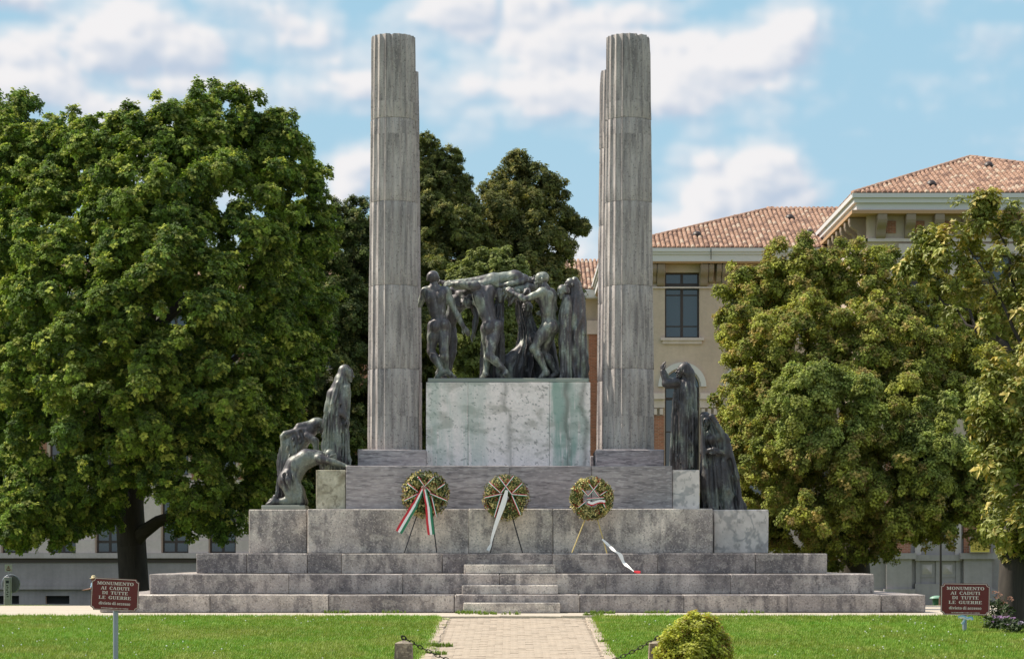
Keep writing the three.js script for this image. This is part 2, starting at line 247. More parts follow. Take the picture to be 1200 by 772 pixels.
{
  const slope = Math.atan2(.71, 19.5), pathBase = new THREE.Group(); pathBase.name = 'path'; pathBase.userData.kind = 'structure'; scene.add(pathBase);
  pathBase.position.set(PATHX, groundY(39.47), -39.47); pathBase.rotation.x = slope;
  part('path_bed', box(-PATHW, PATHW, -.02, .004, 0, 19.4), std({ color: C(.40, .35, .28), roughness: 1 }), pathBase);
  const r = rng(9), bl = .205, bd = .102;
  const geos = [0, 1, 2].map(() => chamfer(-bl / 2 + .0007, bl / 2 - .0007, -.03, .011, -bd / 2 + .0007, bd / 2 - .0007, .002, r() * 5, r() * 5, .003, r));
  const mats = [[.84, .79, .76], [.87, .815, .775], [.82, .77, .735], [.85, .79, .745]].map(k => std({ map: paving, color: C(...k), roughness: .9 }));
  const rest = [[], [], [], []]; let count = 0;
  for (let row = 0; row < 188; row++) {
    const z = .09 + row * bd, D = 39.47 - z;
    for (let i = -7; i <= 6; i++) {
      let x = (i + .5 + (row % 2) * .5) * bl; if (Math.abs(x) > PATHW - bl * .55 - .09) continue;
      const k = Math.floor(r() * 3), mi = Math.floor(r() * 4), dy = (r() - .5) * .006, tx = (r() - .5) * .02;
      if (D > 31.0 && D < 34.4 && count < 300) { const m = part('paver', geos[k], mats[mi], pathBase); m.position.set(x, dy, z); m.rotation.set((r() - .5) * .02, tx, (r() - .5) * .02); count++; }
      else { const g = geos[k].clone(); g.rotateX((r() - .5) * .02); g.rotateY(tx); g.translate(x, dy, z); rest[mi].push(g); }
    }
  }
  rest.forEach((l, i) => { if (l.length) part('pavers', merged(l), mats[i], pathBase).userData.kind = 'stuff'; });
  for (const s of [-1, 1]) { let z = .02; while (z < 19) { const l = .28 + r() * .22; part('edging_stone', chamfer(-.085, .085, -.05, .022, 0, l - .012, .01, r() * 9, r() * 9, .01, r), mats[Math.floor(r() * 4)], pathBase).position.set(s * (PATHW - .075) + (r() - .5) * .03, (r() - .5) * .008, z); z += l; } }
}
// grass: blades in tufts, far too many to count
function tuft(n, h, spread, seed, w = .006) {
  const r = rng(seed), pos = [], col = [];
  for (let i = 0; i < n; i++) {
    const a = r() * 6.28, d = r() * spread, x = Math.cos(a) * d, z = Math.sin(a) * d, b = r() * 6.28, L = h * (.55 + .6 * r()), lean = .25 + .55 * r(), hw = w * (.7 + .6 * r());
    const bx = Math.cos(b + 1.57) * hw, bz = Math.sin(b + 1.57) * hw, mx = x + Math.cos(b) * L * lean * .35, mz = z + Math.sin(b) * L * lean * .35, tx = x + Math.cos(b) * L * lean, tz = z + Math.sin(b) * L * lean;
    pos.push(x - bx, 0, z - bz, x + bx, 0, z + bz, mx + bx * .8, L * .6, mz + bz * .8, x - bx, 0, z - bz, mx + bx * .8, L * .6, mz + bz * .8, mx - bx * .8, L * .6, mz - bz * .8, mx - bx * .8, L * .6, mz - bz * .8, mx + bx * .8, L * .6, mz + bz * .8, tx, L, tz);
    const k = .7 + .6 * r(); for (let q = 0; q < 9; q++) col.push(k, k, k);
  }
  const g = new THREE.BufferGeometry(); g.setAttribute('position', new THREE.Float32BufferAttribute(pos, 3)); g.setAttribute('color', new THREE.Float32BufferAttribute(col, 3)); g.computeVertexNormals(); return g;
}
const leafMat = (t = .45, rough = .6) => new THREE.MeshPhysicalMaterial({ color: 0xffffff, vertexColors: true, roughness: rough, specularIntensity: .5, transmission: t, thickness: 0, side: THREE.DoubleSide });
const dummy = new THREE.Object3D();
function scatter(name, geo, mat, list, kind = 'stuff') {   // list: [x, y, z, rotation, scale, color]
  const m = new THREE.InstancedMesh(geo, mat, list.length); m.name = name; m.userData.kind = kind; m.castShadow = m.receiveShadow = true;
  list.forEach(([x, y, z, rot, s, c], i) => { dummy.position.set(x, y, z); dummy.rotation.set(0, 0, 0); if (rot.isQuaternion) dummy.quaternion.copy(rot); else dummy.rotation.y = rot; dummy.scale.setScalar(s); dummy.updateMatrix(); m.setMatrixAt(i, dummy.matrix); m.setColorAt(i, c); });
  return m;
}
{
  const r = rng(21), list = [], grassCol = (x, z) => { const p = fbm(x * .8 + 50, z * .8 + 90, 4), q = r(); const dry = sstep(.5, .72, fbm(x * 1.3 + 9, z * .9, 4)) + .25 * sstep(.5, .7, fbm(x * 5, z * 5, 3)); return C(mix(mix(.15, .25, q), .34, dry * .5), mix(mix(.26, .38, p), .36, dry * .5), mix(.02, .07, q * dry + .1)); };
  const put = (x, D, s) => list.push([x, groundY(D) - .004, -D, r() * 6.28, s * (.7 + .6 * r()), grassCol(x, D)]);
  for (let i = 0; i < 110000; i++) { const D = 25.5 + 14 * Math.sqrt(r()), x = (r() * 2 - 1) * (D * .235 + 1.6); if (Math.abs(x - PATHX) < PATHW - .02 + (r() < .04 ? -.12 : 0) || D > 39.5) continue; put(x, D, 1); }
  for (let i = 0; i < 2600; i++) { const x = -11 + 22 * r(); if (Math.abs(x - PATHX) < PATHW + .05) continue; put(x, 39.42 + r() * .07, 1.15); }
  for (let i = 0; i < 26000; i++) { const D = 48.6 + 22 * r(), x = r() < .8 ? -9 - 7 * r() - (D - 48) * .1 : 8 + 9 * r(); put(x, D, 1.4); }
  const m = scatter('grass', tuft(10, .062, .055, 4, .0042), leafMat(.4, .7), list); m.userData.label = 'sunlit mown grass on both sides of the paved path'; m.userData.category = 'grass'; scene.add(m);
  // clover heads and low weeds
  const wl = []; for (let i = 0; i < 520; i++) { const D = 26 + 13.2 * Math.sqrt(r()), x = (r() * 2 - 1) * (D * .23 + 1); if (Math.abs(x - PATHX) < PATHW + .05 || fbm(x * .7, D * .7, 3) < .5) continue; wl.push([x, groundY(D) + .055 + r() * .03, -D, r() * 6, .7 + r() * .6, C(.7, .72, .62)]); }
  const fl = scatter('clover_flowers', new THREE.IcosahedronGeometry(.009, 0), std({ color: 0xffffff }), wl); fl.userData.label = 'tiny white clover heads scattered through the lawn'; fl.userData.category = 'flowers'; scene.add(fl);
  // weeds creeping onto the pavement edge and path
  const pl = []; for (const [px, D, n, sp] of [[508, 33.2, 90, .12], [500, 31.8, 60, .12], [713, 34, 40, .06], [695, 39.7, 40, .08], [548, 41.5, 40, .1], [395, 41.6, 40, .1], [705, 41.3, 50, .1], [585, 40.6, 30, .16], [560, 40.9, 26, .16], [770, 41.6, 30, .1], [460, 41.7, 20, .1], [880, 41.6, 24, .1]]) for (let i = 0; i < n; i++) { const x = X(px, D) + (r() - .5) * 2 * sp * 2, d = D + (r() - .5) * sp * 2; pl.push([x, d > 39.5 ? .002 : groundY(d) + .01, -d, r() * 6.28, .45 + .45 * r(), C(.17, .26, .03)]); }
  const wd = scatter('weeds', tuft(7, .075, .03, 8, .007), leafMat(.4, .7), pl); wd.userData.label = 'small weeds sprouting at the pavement joints and path edge'; wd.userData.category = 'weeds'; scene.add(wd);
}

// ---------------------------------------------------------------- the monument: steps, podium, columns
function blocks(parent, y0, y1, D0, x0, x1, joints, mats, seed, depth = 1.1, c = .014) {   // one course of dressed stones
  const r = rng(seed), js = [x0, ...joints, x1];
  for (let i = 0; i < js.length - 1; i++) part('stone_block', chamfer(js[i] + .003, js[i + 1] - .003, y0, y1 + (r() - .5) * .004, -D0 - depth, -D0 + (r() - .5) * .008, c, r() * 20, r() * 20, .008, r), mats[Math.floor(r() * mats.length)], parent);
}
function sideBlocks(parent, y0, y1, Da, Db, xs, w, mats, seed) {
  const r = rng(seed); for (const s of [-1, 1]) { let d = Da; while (d < Db - .01) { const e = Math.min(Db, d + 1.7 + r() * .8); part('stone_block', chamfer(Math.min(s * xs, s * (xs - w)), Math.max(s * xs, s * (xs - w)), y0, y1 + (r() - .5) * .004, -e + .003, -d - .003, .014, r() * 9, r() * 9, .008, r), mats[Math.floor(r() * mats.length)], parent); d = e; } }
}
const coreM = std({ color: C(.30, .28, .26), roughness: 1 });
{
  const t = thing('monument_steps', 'three broad weathered grey stone steps forming the foot of the monument', 'steps', [0, 0, 0]);
  part('core', box(-6.6, 6.6, .0, .27, -54.7, -42.3), coreM, t);
  blocks(t, .004, .30, 42, -6.9, 6.95, [-5.05, -3.06, -.95, 1.15, 2.9, 4.63, 6.2], M.step, 31); sideBlocks(t, .004, .30, 43.1, 55, 6.9, 1, M.step, 41);
  part('core', box(-5.9, 5.9, .27, .62, -53.9, -43.1), coreM, t);
  blocks(t, .302, .645, 42.8, -6.18, 6.2, [-3.8, -1.85, -.2, 1.62, 3.75], M.step, 32); sideBlocks(t, .302, .645, 43.9, 54.2, 6.18, 1, M.step, 42);
  part('core', box(-5.2, 5.2, .62, .97, -53.1, -43.9), coreM, t);
  blocks(t, .648, .998, 43.6, -5.48, 5.5, [-4.6, -3.55, -2.95, -1.2, .72, 2.55, 4.25], M.step, 33); sideBlocks(t, .648, .998, 44.7, 53.4, 5.48, 1, M.step, 43);
}
[[41.62, 0, .172, -.795, .815], [42.42, .304, .152, -.835, .79], [43.2, .649, .155, -.815, .765]].forEach(([D, y, h, a, b], i) => {
  const t = thing('step_block', ['low stone block step resting on the pavement at the path end', 'low stone block step standing on the lowest monument tread', 'low stone block step standing on the second tread beneath the middle wreath'][i], 'step', [(a + b) / 2, y, -D]);
  const r = rng(60 + i); part('stone_block', chamfer(a - (a + b) / 2, b - (a + b) / 2, .002, h, -.385, 0, .01, r() * 9, r() * 9, .006, r), M.course[2 - (i % 2) * 2], t);
});
{
  const t = thing('monument_podium', 'tiered grey stone podium carrying the columns, pedestal and statues', 'podium', [0, 0, 0]);
  part('core', box(-3.5, 3.5, 1.0, 1.74, -52.6, -44.7), coreM, t);
  blocks(t, 1.0, 1.79, 44.4, X(360, 44.4), X(836, 44.4), [X(549, 44.4), X(648, 44.4)], M.course, 35, 1.2);
  blocks(t, 1.0, 1.78, 44.75, X(291, 44.75), X(359.6, 44.75), [], [M.course[2]], 36, 2.4); blocks(t, 1.0, 1.78, 44.75, X(836.5, 44.75), X(901, 44.75), [], [stoneM(paleStone, [1.04, .96, .98], .008)], 37, 2.4);
  sideBlocks(t, 1.0, 1.78, 47.2, 52.5, 4.55, 1.2, M.course, 46);
  part('core', box(-2.8, 2.8, 1.74, 2.52, -51.9, -45.4), coreM, t);
  blocks(t, 1.792, 2.57, 45, X(405, 45), X(788, 45), [X(597, 45), X(693, 45)], M.bed, 38, 1.2, .01);
  part('core', box(-2.9, 2.9, 2.3, 2.565, -51.8, -46.1), M.bed[0], t);
  for (const [a, b, m, k] of [[370, 404.7, M.ochre, 51], [788.3, 820, M.pale, 52]]) { const r = rng(k); part('stone_block', chamfer(X(a, 45.08), X(b, 45.08), 1.792, 2.50, -46.6, -45.08, .008, r() * 3, r() * 3, .003, r), m, t); }
  sideBlocks(t, 1.79, 2.57, 46.7, 51.8, 2.93, 1.0, M.bed, 47);
}
// fluted drums
function drumGeo(h, r0, r1, seed, topChip) {
  const fl = 20, per = 8, n = fl * per, rows = [], r = rng(seed);
  const ys = [0, .012, .3, .6, h - .3, h - .012, h].map((y, i) => [y, (i === 0 || i === 6) ? -.006 : 0]);
  const pos = [], uv = [], idx = [], off = topChip * 0 + (seed % 7) * 1.3;
  ys.forEach(([y, ins]) => {
    const R = mix(r0, r1, y / h);
    for (let i = 0; i <= n; i++) {
      const th = i / n * 2 * Math.PI, u = (i % per) / per, dep = .034 * Math.sqrt(Math.max(0, 1 - (2 * u - 1) ** 2)) * (u === 0 ? 0 : 1);
      const edge = y < .02 || y > h - .02, w = (n2(i * .35 + seed * 3, y * 3 + off) - .5) * .012, chip = edge ? Math.max(0, n2(i * .22 + seed * 11, off + y) - (topChip && y > h - .02 ? .6 : .8)) * .08 : 0;
      const rr = R - dep + ins + w - chip; pos.push(Math.cos(th) * rr, y - (topChip && y > h - .02 ? chip * .8 : 0), Math.sin(th) * rr); uv.push(i / n * 1 + off, y / 3.1 + off);
    }
  });
  const m = n + 1; for (let j = 0; j < ys.length - 1; j++) for (let i = 0; i < n; i++) { const a = j * m + i, b = a + 1, c = a + m, d = b + m; idx.push(a, c, b, b, c, d); }
  for (const [j, fl2] of [[0, 0], [ys.length - 1, 1]]) { const c = pos.length / 3; pos.push(0, ys[j][0], 0); uv.push(.5 + off, .5); for (let i = 0; i < n; i++) fl2 ? idx.push(c, j * m + i + 1, j * m + i) : idx.push(c, j * m + i, j * m + i + 1); }
  const g = new THREE.BufferGeometry(); g.setAttribute('position', new THREE.Float32BufferAttribute(pos, 3)); g.setAttribute('uv', new THREE.Float32BufferAttribute(uv, 2)); g.setIndex(idx); return toCreasedNormals(g, .6);
}
[[-2.19, 46.62, 'front', 0], [2.18, 46.62, 'front', 1], [-2.24, 49.6, 'rear', 2], [2.17, 49.6, 'rear', 3]].forEach(([x, D, row, i]) => {
  const t = thing('stone_column', ['tall fluted stone column without capital, in the front pair above the yellowish block', 'tall fluted stone column without capital, in the front pair beside the raised-arm statue', 'rear fluted stone column behind the naked bearer statue seen from the back', 'rear fluted stone column behind the hooded mourner on the white pedestal'][i], 'column', [x, 2.57, -D], 'fluted columns of the monument');
  const r = rng(70 + i), top = row === 'front' ? 10.6 : 10.54, y0 = .345, H = top - 2.57 - y0, hs = [.195, .201, .202, .2, .202], R = (q) => mix(.482, .408, Math.pow(q, 1.1)); let q = 0;
  part('plinth', chamfer(-.63, .63, .003, .34, -.63, .63, .016, r() * 9, r() * 9, .012, r), M.bed[i % 2], t);
  hs.forEach((h, k) => { const d = part('drum', drumGeo(h * H - .005, R(q), R(q + h), 90 + i * 7 + k, k === 4), M.drum[(i + (k > 2 ? 1 : 0)) % 3], t); d.position.y = y0 + q * H; d.rotation.y = (r() - .5) * .02; q += h; });
  part('core', new THREE.CylinderGeometry(.35, .42, H - .06, 24).translate(0, y0 + H / 2, 0), coreM, t);
});
{
  const D = 46.4, xm = (PEDX0 + PEDX1) / 2, h = PEDY1 - PEDY0, t = thing('statue_pedestal', 'white marble pedestal streaked with green copper stains between the columns', 'pedestal', [xm, PEDY0, -D]);
  part('core', box(-1.48, 1.48, .01, h - .02, -2.3, -.1), coreM, t);
  const r = rng(81), js = [PEDX0, X(548.4, D), X(644, D), PEDX1];
  const uvPed = (g) => { const p = g.attributes.position, n = g.attributes.normal, uv = g.attributes.uv; for (let i = 0; i < p.count; i++) { const sidex = Math.abs(n.getX(i)) > .8; uv.setXY(i, sidex ? p.getZ(i) / 3.04 + .3 : (p.getX(i) + xm - PEDX0) / (PEDX1 - PEDX0), p.getY(i) / h); } return g; };
  for (let i = 0; i < 3; i++) part('marble_slab', uvPed(chamfer(js[i] - xm + .002, js[i + 1] - xm - .002, .004, h, -.3, (r() - .5) * .004, .005, 0, 0, .002, r)), M.ped, t);
  for (const s of [-1, 1]) part('marble_slab', uvPed(chamfer(Math.min(s * 1.22, s * 1.517), Math.max(s * 1.22, s * 1.517), .004, h, -2.4, -.304, .005, 0, 0, .002, r)), M.ped, t);
  part('marble_slab', uvPed(chamfer(-1.2, 1.2, h - .2, h - .001, -2.4, -.304, .005, 0, 0, .002, r)), M.ped, t);
}

// ---------------------------------------------------------------- sculpture: smooth-blended distance fields meshed by surface nets
const V3 = { add: (a, b) => [a[0] + b[0], a[1] + b[1], a[2] + b[2]], sub: (a, b) => [a[0] - b[0], a[1] - b[1], a[2] - b[2]], mul: (a, k) => [a[0] * k, a[1] * k, a[2] * k], dot: (a, b) => a[0] * b[0] + a[1] * b[1] + a[2] * b[2], cross: (a, b) => [a[1] * b[2] - a[2] * b[1], a[2] * b[0] - a[0] * b[2], a[0] * b[1] - a[1] * b[0]], norm: (a) => { const l = Math.hypot(...a) || 1; return [a[0] / l, a[1] / l, a[2] / l]; }, mix: (a, b, t) => [mix(a[0], b[0], t), mix(a[1], b[1], t), mix(a[2], b[2], t)] };
class Field {
  constructor() { this.p = []; }
  push(f, lo, hi, k, cut) { this.p.push({ f, lo, hi, k, cut }); return this; }
  cap(a, b, ra, rb = ra, k = .03, cut = false) {
    const d = V3.sub(b, a), dd = V3.dot(d, d) || 1e-9, R = Math.max(ra, rb);
    return this.push((x, y, z) => { const px = x - a[0], py = y - a[1], pz = z - a[2]; let t = (px * d[0] + py * d[1] + pz * d[2]) / dd; t = t < 0 ? 0 : t > 1 ? 1 : t; return Math.hypot(px - d[0] * t, py - d[1] * t, pz - d[2] * t) - (ra + (rb - ra) * t); },
      [0, 1, 2].map(i => Math.min(a[i], b[i]) - R), [0, 1, 2].map(i => Math.max(a[i], b[i]) + R), k, cut);
  }
  ell(c, r, k = .03, cut = false) { const m = Math.min(...r); return this.push((x, y, z) => { const X0 = (x - c[0]) / r[0], Y0 = (y - c[1]) / r[1], Z0 = (z - c[2]) / r[2]; return (Math.sqrt(X0 * X0 + Y0 * Y0 + Z0 * Z0) - 1) * m; }, [c[0] - r[0], c[1] - r[1], c[2] - r[2]], [c[0] + r[0], c[1] + r[1], c[2] + r[2]], k, cut); }
  chain(pts, rs, k = .03) { for (let i = 0; i < pts.length - 1; i++) this.cap(pts[i], pts[i + 1], rs[i], rs[i + 1], k); return this; }
  robe(sec, folds = 11, amp = .09, seed = 1, k = .035) {   // sec: [y, cx, cz, rx, rz] from bottom to top; pleated cloth
    const lo = [1e9, sec[0][0], 1e9], hi = [-1e9, sec[sec.length - 1][0], -1e9];
    for (const s of sec) { lo[0] = Math.min(lo[0], s[1] - s[3] * 1.2); hi[0] = Math.max(hi[0], s[1] + s[3] * 1.2); lo[2] = Math.min(lo[2], s[2] - s[4] * 1.2); hi[2] = Math.max(hi[2], s[2] + s[4] * 1.2); }
    return this.push((x, y, z) => {
      let i = 0; while (i < sec.length - 2 && y > sec[i + 1][0]) i++;
      const A = sec[i], B = sec[i + 1], t0 = clamp((y - A[0]) / (B[0] - A[0])), t = t0 * t0 * (3 - 2 * t0) * .5 + t0 * .5, cx = mix(A[1], B[1], t), cz = mix(A[2], B[2], t), rx = mix(A[3], B[3], t), rz = mix(A[4], B[4], t);
      const q = (x - cx) / rx, w = (z - cz) / rz, th = Math.atan2(w, q), len = Math.hypot(q, w);
      const ht = (y - sec[0][0]) / (hi[1] - sec[0][0]), wob = n3(y * 2.2 + seed, seed * 1.7, Math.cos(th) * 1.2 + 5) * 4, s1 = Math.sin(th * folds + wob + seed), s2 = Math.sin(th * (folds * 2 + 3) - wob * 1.5 + y * 3 + seed * 2);
      const f = 1 + amp * (1.15 - ht * .75) * ((1 - Math.abs(s1)) * 2.3 - .95 + .45 * s2);
      const d = (len / f - 1) * Math.min(rx, rz) * .8; return Math.max(d, sec[0][0] - y, y - sec[sec.length - 1][0]);
    }, lo, hi, k);
  }
  mesh(cell = .016, rough = .0) {
    const lo = [1e9, 1e9, 1e9], hi = [-1e9, -1e9, -1e9]; for (const p of this.p) if (!p.cut) for (let i = 0; i < 3; i++) { lo[i] = Math.min(lo[i], p.lo[i] - .03 - cell * 2); hi[i] = Math.max(hi[i], p.hi[i] + .03 + cell * 2); }
    const n = [0, 1, 2].map(i => Math.ceil((hi[i] - lo[i]) / cell) + 1), sx = 1, sy = n[0], sz = n[0] * n[1], D = new Float32Array(n[0] * n[1] * n[2]).fill(1);
    for (const p of this.p) {
      const m = p.k + cell * 3, a = [0, 1, 2].map(i => Math.max(0, Math.floor((p.lo[i] - m - lo[i]) / cell))), b = [0, 1, 2].map(i => Math.min(n[i] - 1, Math.ceil((p.hi[i] + m - lo[i]) / cell)));
      for (let k = a[2]; k <= b[2]; k++) for (let j = a[1]; j <= b[1]; j++) for (let i = a[0]; i <= b[0]; i++) {
        const o = i + j * sy + k * sz, d = p.f(lo[0] + i * cell, lo[1] + j * cell, lo[2] + k * cell), e = D[o];
        if (p.cut) { const h = Math.max(p.k - Math.abs(-d - e), 0) / p.k; D[o] = Math.max(e, -d) + h * h * p.k / 4; } else { const h = Math.max(p.k - Math.abs(d - e), 0) / p.k; D[o] = Math.min(e, d) - h * h * p.k / 4; }
      }
    }
    if (rough) for (let k = 0, o = 0; k < n[2]; k++) for (let j = 0; j < n[1]; j++) for (let i = 0; i < n[0]; i++, o++) if (Math.abs(D[o]) < .06) { const x = lo[0] + i * cell, y = lo[1] + j * cell, z = lo[2] + k * cell; D[o] += rough * ((n3(x * 9, y * 9, z * 9) - .5) + .5 * (n3(x * 22, y * 17, z * 22) - .5)); }
    const id = new Int32Array(D.length).fill(-1), pos = [], idx = [], E = [[0, 1], [2, 3], [4, 5], [6, 7], [0, 2], [1, 3], [4, 6], [5, 7], [0, 4], [1, 5], [2, 6], [3, 7]], off = [0, 1, sy, sy + 1, sz, sz + 1, sz + sy, sz + sy + 1];
    for (let k = 0; k < n[2] - 1; k++) for (let j = 0; j < n[1] - 1; j++) for (let i = 0; i < n[0] - 1; i++) {
      const o = i + j * sy + k * sz; let mask = 0; for (let c = 0; c < 8; c++) if (D[o + off[c]] < 0) mask |= 1 << c; if (mask === 0 || mask === 255) continue;
      let x = 0, y = 0, z = 0, m = 0;
      for (const [u, v] of E) { const a = D[o + off[u]], b = D[o + off[v]]; if ((a < 0) === (b < 0)) continue; const t = a / (a - b); x += mix(u & 1, v & 1, t); y += mix((u >> 1) & 1, (v >> 1) & 1, t); z += mix(u >> 2, v >> 2, t); m++; }
      id[o] = pos.length / 3; pos.push(lo[0] + (i + x / m) * cell, lo[1] + (j + y / m) * cell, lo[2] + (k + z / m) * cell);
    }
    const quad = (a, b, c, d, flip) => { if (a < 0 || b < 0 || c < 0 || d < 0) return; flip ? idx.push(a, c, b, a, d, c) : idx.push(a, b, c, a, c, d); };
    for (let k = 1; k < n[2] - 1; k++) for (let j = 1; j < n[1] - 1; j++) for (let i = 1; i < n[0] - 1; i++) {
      const o = i + j * sy + k * sz, s = D[o] < 0;
      if (s !== (D[o + 1] < 0)) quad(id[o - sy - sz], id[o - sz], id[o], id[o - sy], !s);
      if (s !== (D[o + sy] < 0)) quad(id[o - 1 - sz], id[o - 1], id[o], id[o - sz], !s);
      if (s !== (D[o + sz] < 0)) quad(id[o - 1 - sy], id[o - sy], id[o], id[o - 1], !s);
    }
    const g = new THREE.BufferGeometry(); g.setAttribute('position', new THREE.Float32BufferAttribute(pos, 3)); g.setIndex(idx); g.computeVertexNormals(); return g;
  }
}
// joints of a body -> a continuous muscled figure; f is the way the chest points
function body(B, H, J, s, f, face, opt = {}) {
  const { add, sub, mul, norm, cross } = V3, M2 = V3.mix; const up = norm(sub(J.neck, J.pelvis)), fr = norm(sub(f, mul(up, V3.dot(f, up)))), rt = cross(up, fr);
  const P = (o, a, b, c) => add(o, add(mul(rt, a * s), add(mul(up, b * s), mul(fr, c * s))));
  const chest = M2(J.pelvis, J.neck, .68), waist = M2(J.pelvis, J.neck, .34);
  B.cap(J.pelvis, waist, .125 * s, .108 * s, .06); B.cap(waist, chest, .108 * s, .135 * s, .06); B.cap(chest, J.neck, .125 * s, .07 * s, .06);
  for (const [S, q] of [[J.shL, 0], [J.shR, 1]]) {
    const sg = V3.dot(sub(S, J.neck), rt) > 0 ? 1 : -1;
    B.cap(P(waist, sg * .06, 0, 0), M2(P(chest, sg * .07, .02, 0), S, .35), .07 * s, .085 * s, .05); B.cap(J.neck, S, .06 * s, .07 * s, .05); B.ell(S, [.083 * s, .085 * s, .083 * s], .03);
    B.ell(P(chest, sg * .075, .02, .085), [.075 * s, .06 * s, .05 * s], .03); B.ell(P(chest, sg * .085, .05, -.085), [.07 * s, .085 * s, .045 * s], .03);   // pectoral, shoulder blade
    B.ell(P(J.pelvis, sg * .075, -.05, -.075), [.085 * s, .1 * s, .085 * s], .03);                                                                      // buttock
  }
  B.cap(P(J.pelvis, 0, .06, -.128), P(chest, 0, .1, -.142), .022 * s, .026 * s, .03, true);                                                            // groove of the spine
  B.cap(J.neck, V3.mix(J.neck, J.head, .75), .062 * s, .055 * s, .03);
  for (const [S, E, W, hd, cu, nr] of [[J.shL, J.elL, J.haL, J.fiL, J.cuL, J.nL], [J.shR, J.elR, J.haR, J.fiR, J.cuR, J.nR]]) {
    if (!E) continue; B.cap(S, M2(S, E, .5), .066 * s, .06 * s, .03); B.cap(M2(S, E, .45), E, .06 * s, .046 * s, .02); B.cap(E, M2(E, W, .35), .047 * s, .052 * s, .02); B.cap(M2(E, W, .35), W, .052 * s, .033 * s, .02);
    hand(H, W, hd ? norm(sub(hd, W)) : norm(sub(W, E)), nr ?? fr, s, cu ?? .35);
  }
  for (const [S, K, A, T, bk] of [[J.hipL, J.knL, J.anL, J.toL], [J.hipR, J.knR, J.anR, J.toR]]) {
    if (!K) continue; const th = norm(sub(K, S)), sh = norm(sub(A, K)), back = norm(add(mul(fr, -1), mul(sh, .2)));
    B.cap(S, M2(S, K, .45), .108 * s, .096 * s, .04); B.cap(M2(S, K, .4), K, .097 * s, .064 * s, .03); B.ell(K, [.064 * s, .068 * s, .064 * s], .02);
    const calf = add(M2(K, A, .3), mul(back, .022 * s)); B.cap(K, calf, .058 * s, .068 * s, .03); B.cap(calf, A, .066 * s, .038 * s, .03); B.cap(K, A, .048 * s, .036 * s, .02);
    const ft = norm(sub(T, A)), heel = add(A, add(mul(ft, -.035 * s), [0, -.045 * s, 0])); B.cap(A, heel, .038 * s, .036 * s, .02); const ball = M2(heel, T, .72); B.cap(A, ball, .038 * s, .034 * s, .03); B.cap(heel, ball, .034 * s, .036 * s, .02); B.cap(ball, T, .036 * s, .024 * s, .02);
  }
  if (!opt.noHead) head(H, J.head, norm(sub(J.head, J.neck)), face, s, opt.hair);
}
function head(H, c, up, face, s, hair = 0) {
  const { add, mul, norm, cross, sub } = V3; const f = norm(sub(face, mul(up, V3.dot(face, up)))), r = cross(up, f), P = (a, b, d) => add(c, add(mul(r, a * s), add(mul(up, b * s), mul(f, d * s))));
  H.cap(P(0, .04, .012), P(0, .03, -.03), .088 * s, .09 * s, .02); H.cap(P(0, -.01, .03), P(0, -.075, .05), .07 * s, .045 * s, .03); H.cap(P(0, .018, .095), P(0, -.022, .118), .012 * s, .017 * s, .012);
  H.cap(P(-.035, .03, .092), P(.035, .03, .092), .016 * s, .016 * s, .012); H.ell(P(0, -.1, .075), [.026 * s, .024 * s, .024 * s], .02); H.cap(P(-.02, -.058, .092), P(.02, -.058, .092), .012 * s, .012 * s, .01);
  for (const q of [-1, 1]) { H.ell(P(q * .033, .008, .1), [.018 * s, .013 * s, .014 * s], .012, true); H.ell(P(q * .033, .006, .09), [.013 * s, .013 * s, .013 * s], .006); H.ell(P(q * .09, 0, -.005), [.016 * s, .033 * s, .024 * s], .01); H.ell(P(q * .045, -.02, .07), [.026 * s, .024 * s, .024 * s], .02); }
  if (hair) { H.cap(P(0, .055, -.005), P(0, .02, -.06), .095 * s, .09 * s, .015); for (let i = 0; i < 26; i++) { const a = i * 2.4, b = -.05 + (i % 7) * .022, q = Math.sqrt(Math.max(.1, 1 - (b / .13) ** 2)); H.ell(P(Math.cos(a) * .086 * q, b + .03, -.035 + Math.sin(a) * .06 * q), [.02 * s, .019 * s, .02 * s], .012); } }
}
function hand(H, w, d, nIn, s, curl) {
  const { add, mul, norm, cross, sub } = V3; let n = norm(sub(nIn, mul(d, V3.dot(nIn, d)))); const r = cross(d, n), P = (a, b, c) => add(w, add(mul(r, a * s), add(mul(d, b * s), mul(n, c * s))));
  [-.03, -.01, .01, .029].forEach((x, i) => {
    const L = [.062, .075, .07, .052][i]; H.cap(P(x * .6, 0, 0), P(x, .085, 0), .02 * s, .0165 * s, .012);
    const a1 = curl * .9, a2 = curl * 2.1, k1 = P(x, .085, 0), k2 = add(k1, add(mul(d, Math.cos(a1) * L * .55 * s), mul(n, Math.sin(a1) * L * .55 * s))), k3 = add(k2, add(mul(d, Math.cos(a2) * L * .6 * s), mul(n, Math.sin(a2) * L * .6 * s)));
    H.cap(k1, k2, .0125 * s, .0115 * s, .004); H.cap(k2, k3, .0115 * s, .009 * s, .004);
  });
  const t1 = P(-.03, .025, .01), t2 = P(-.06, .055, .022), t3 = P(-.066, .09, .034); H.cap(t1, t2, .018 * s, .014 * s, .008); H.cap(t2, t3, .013 * s, .01 * s, .004);
}
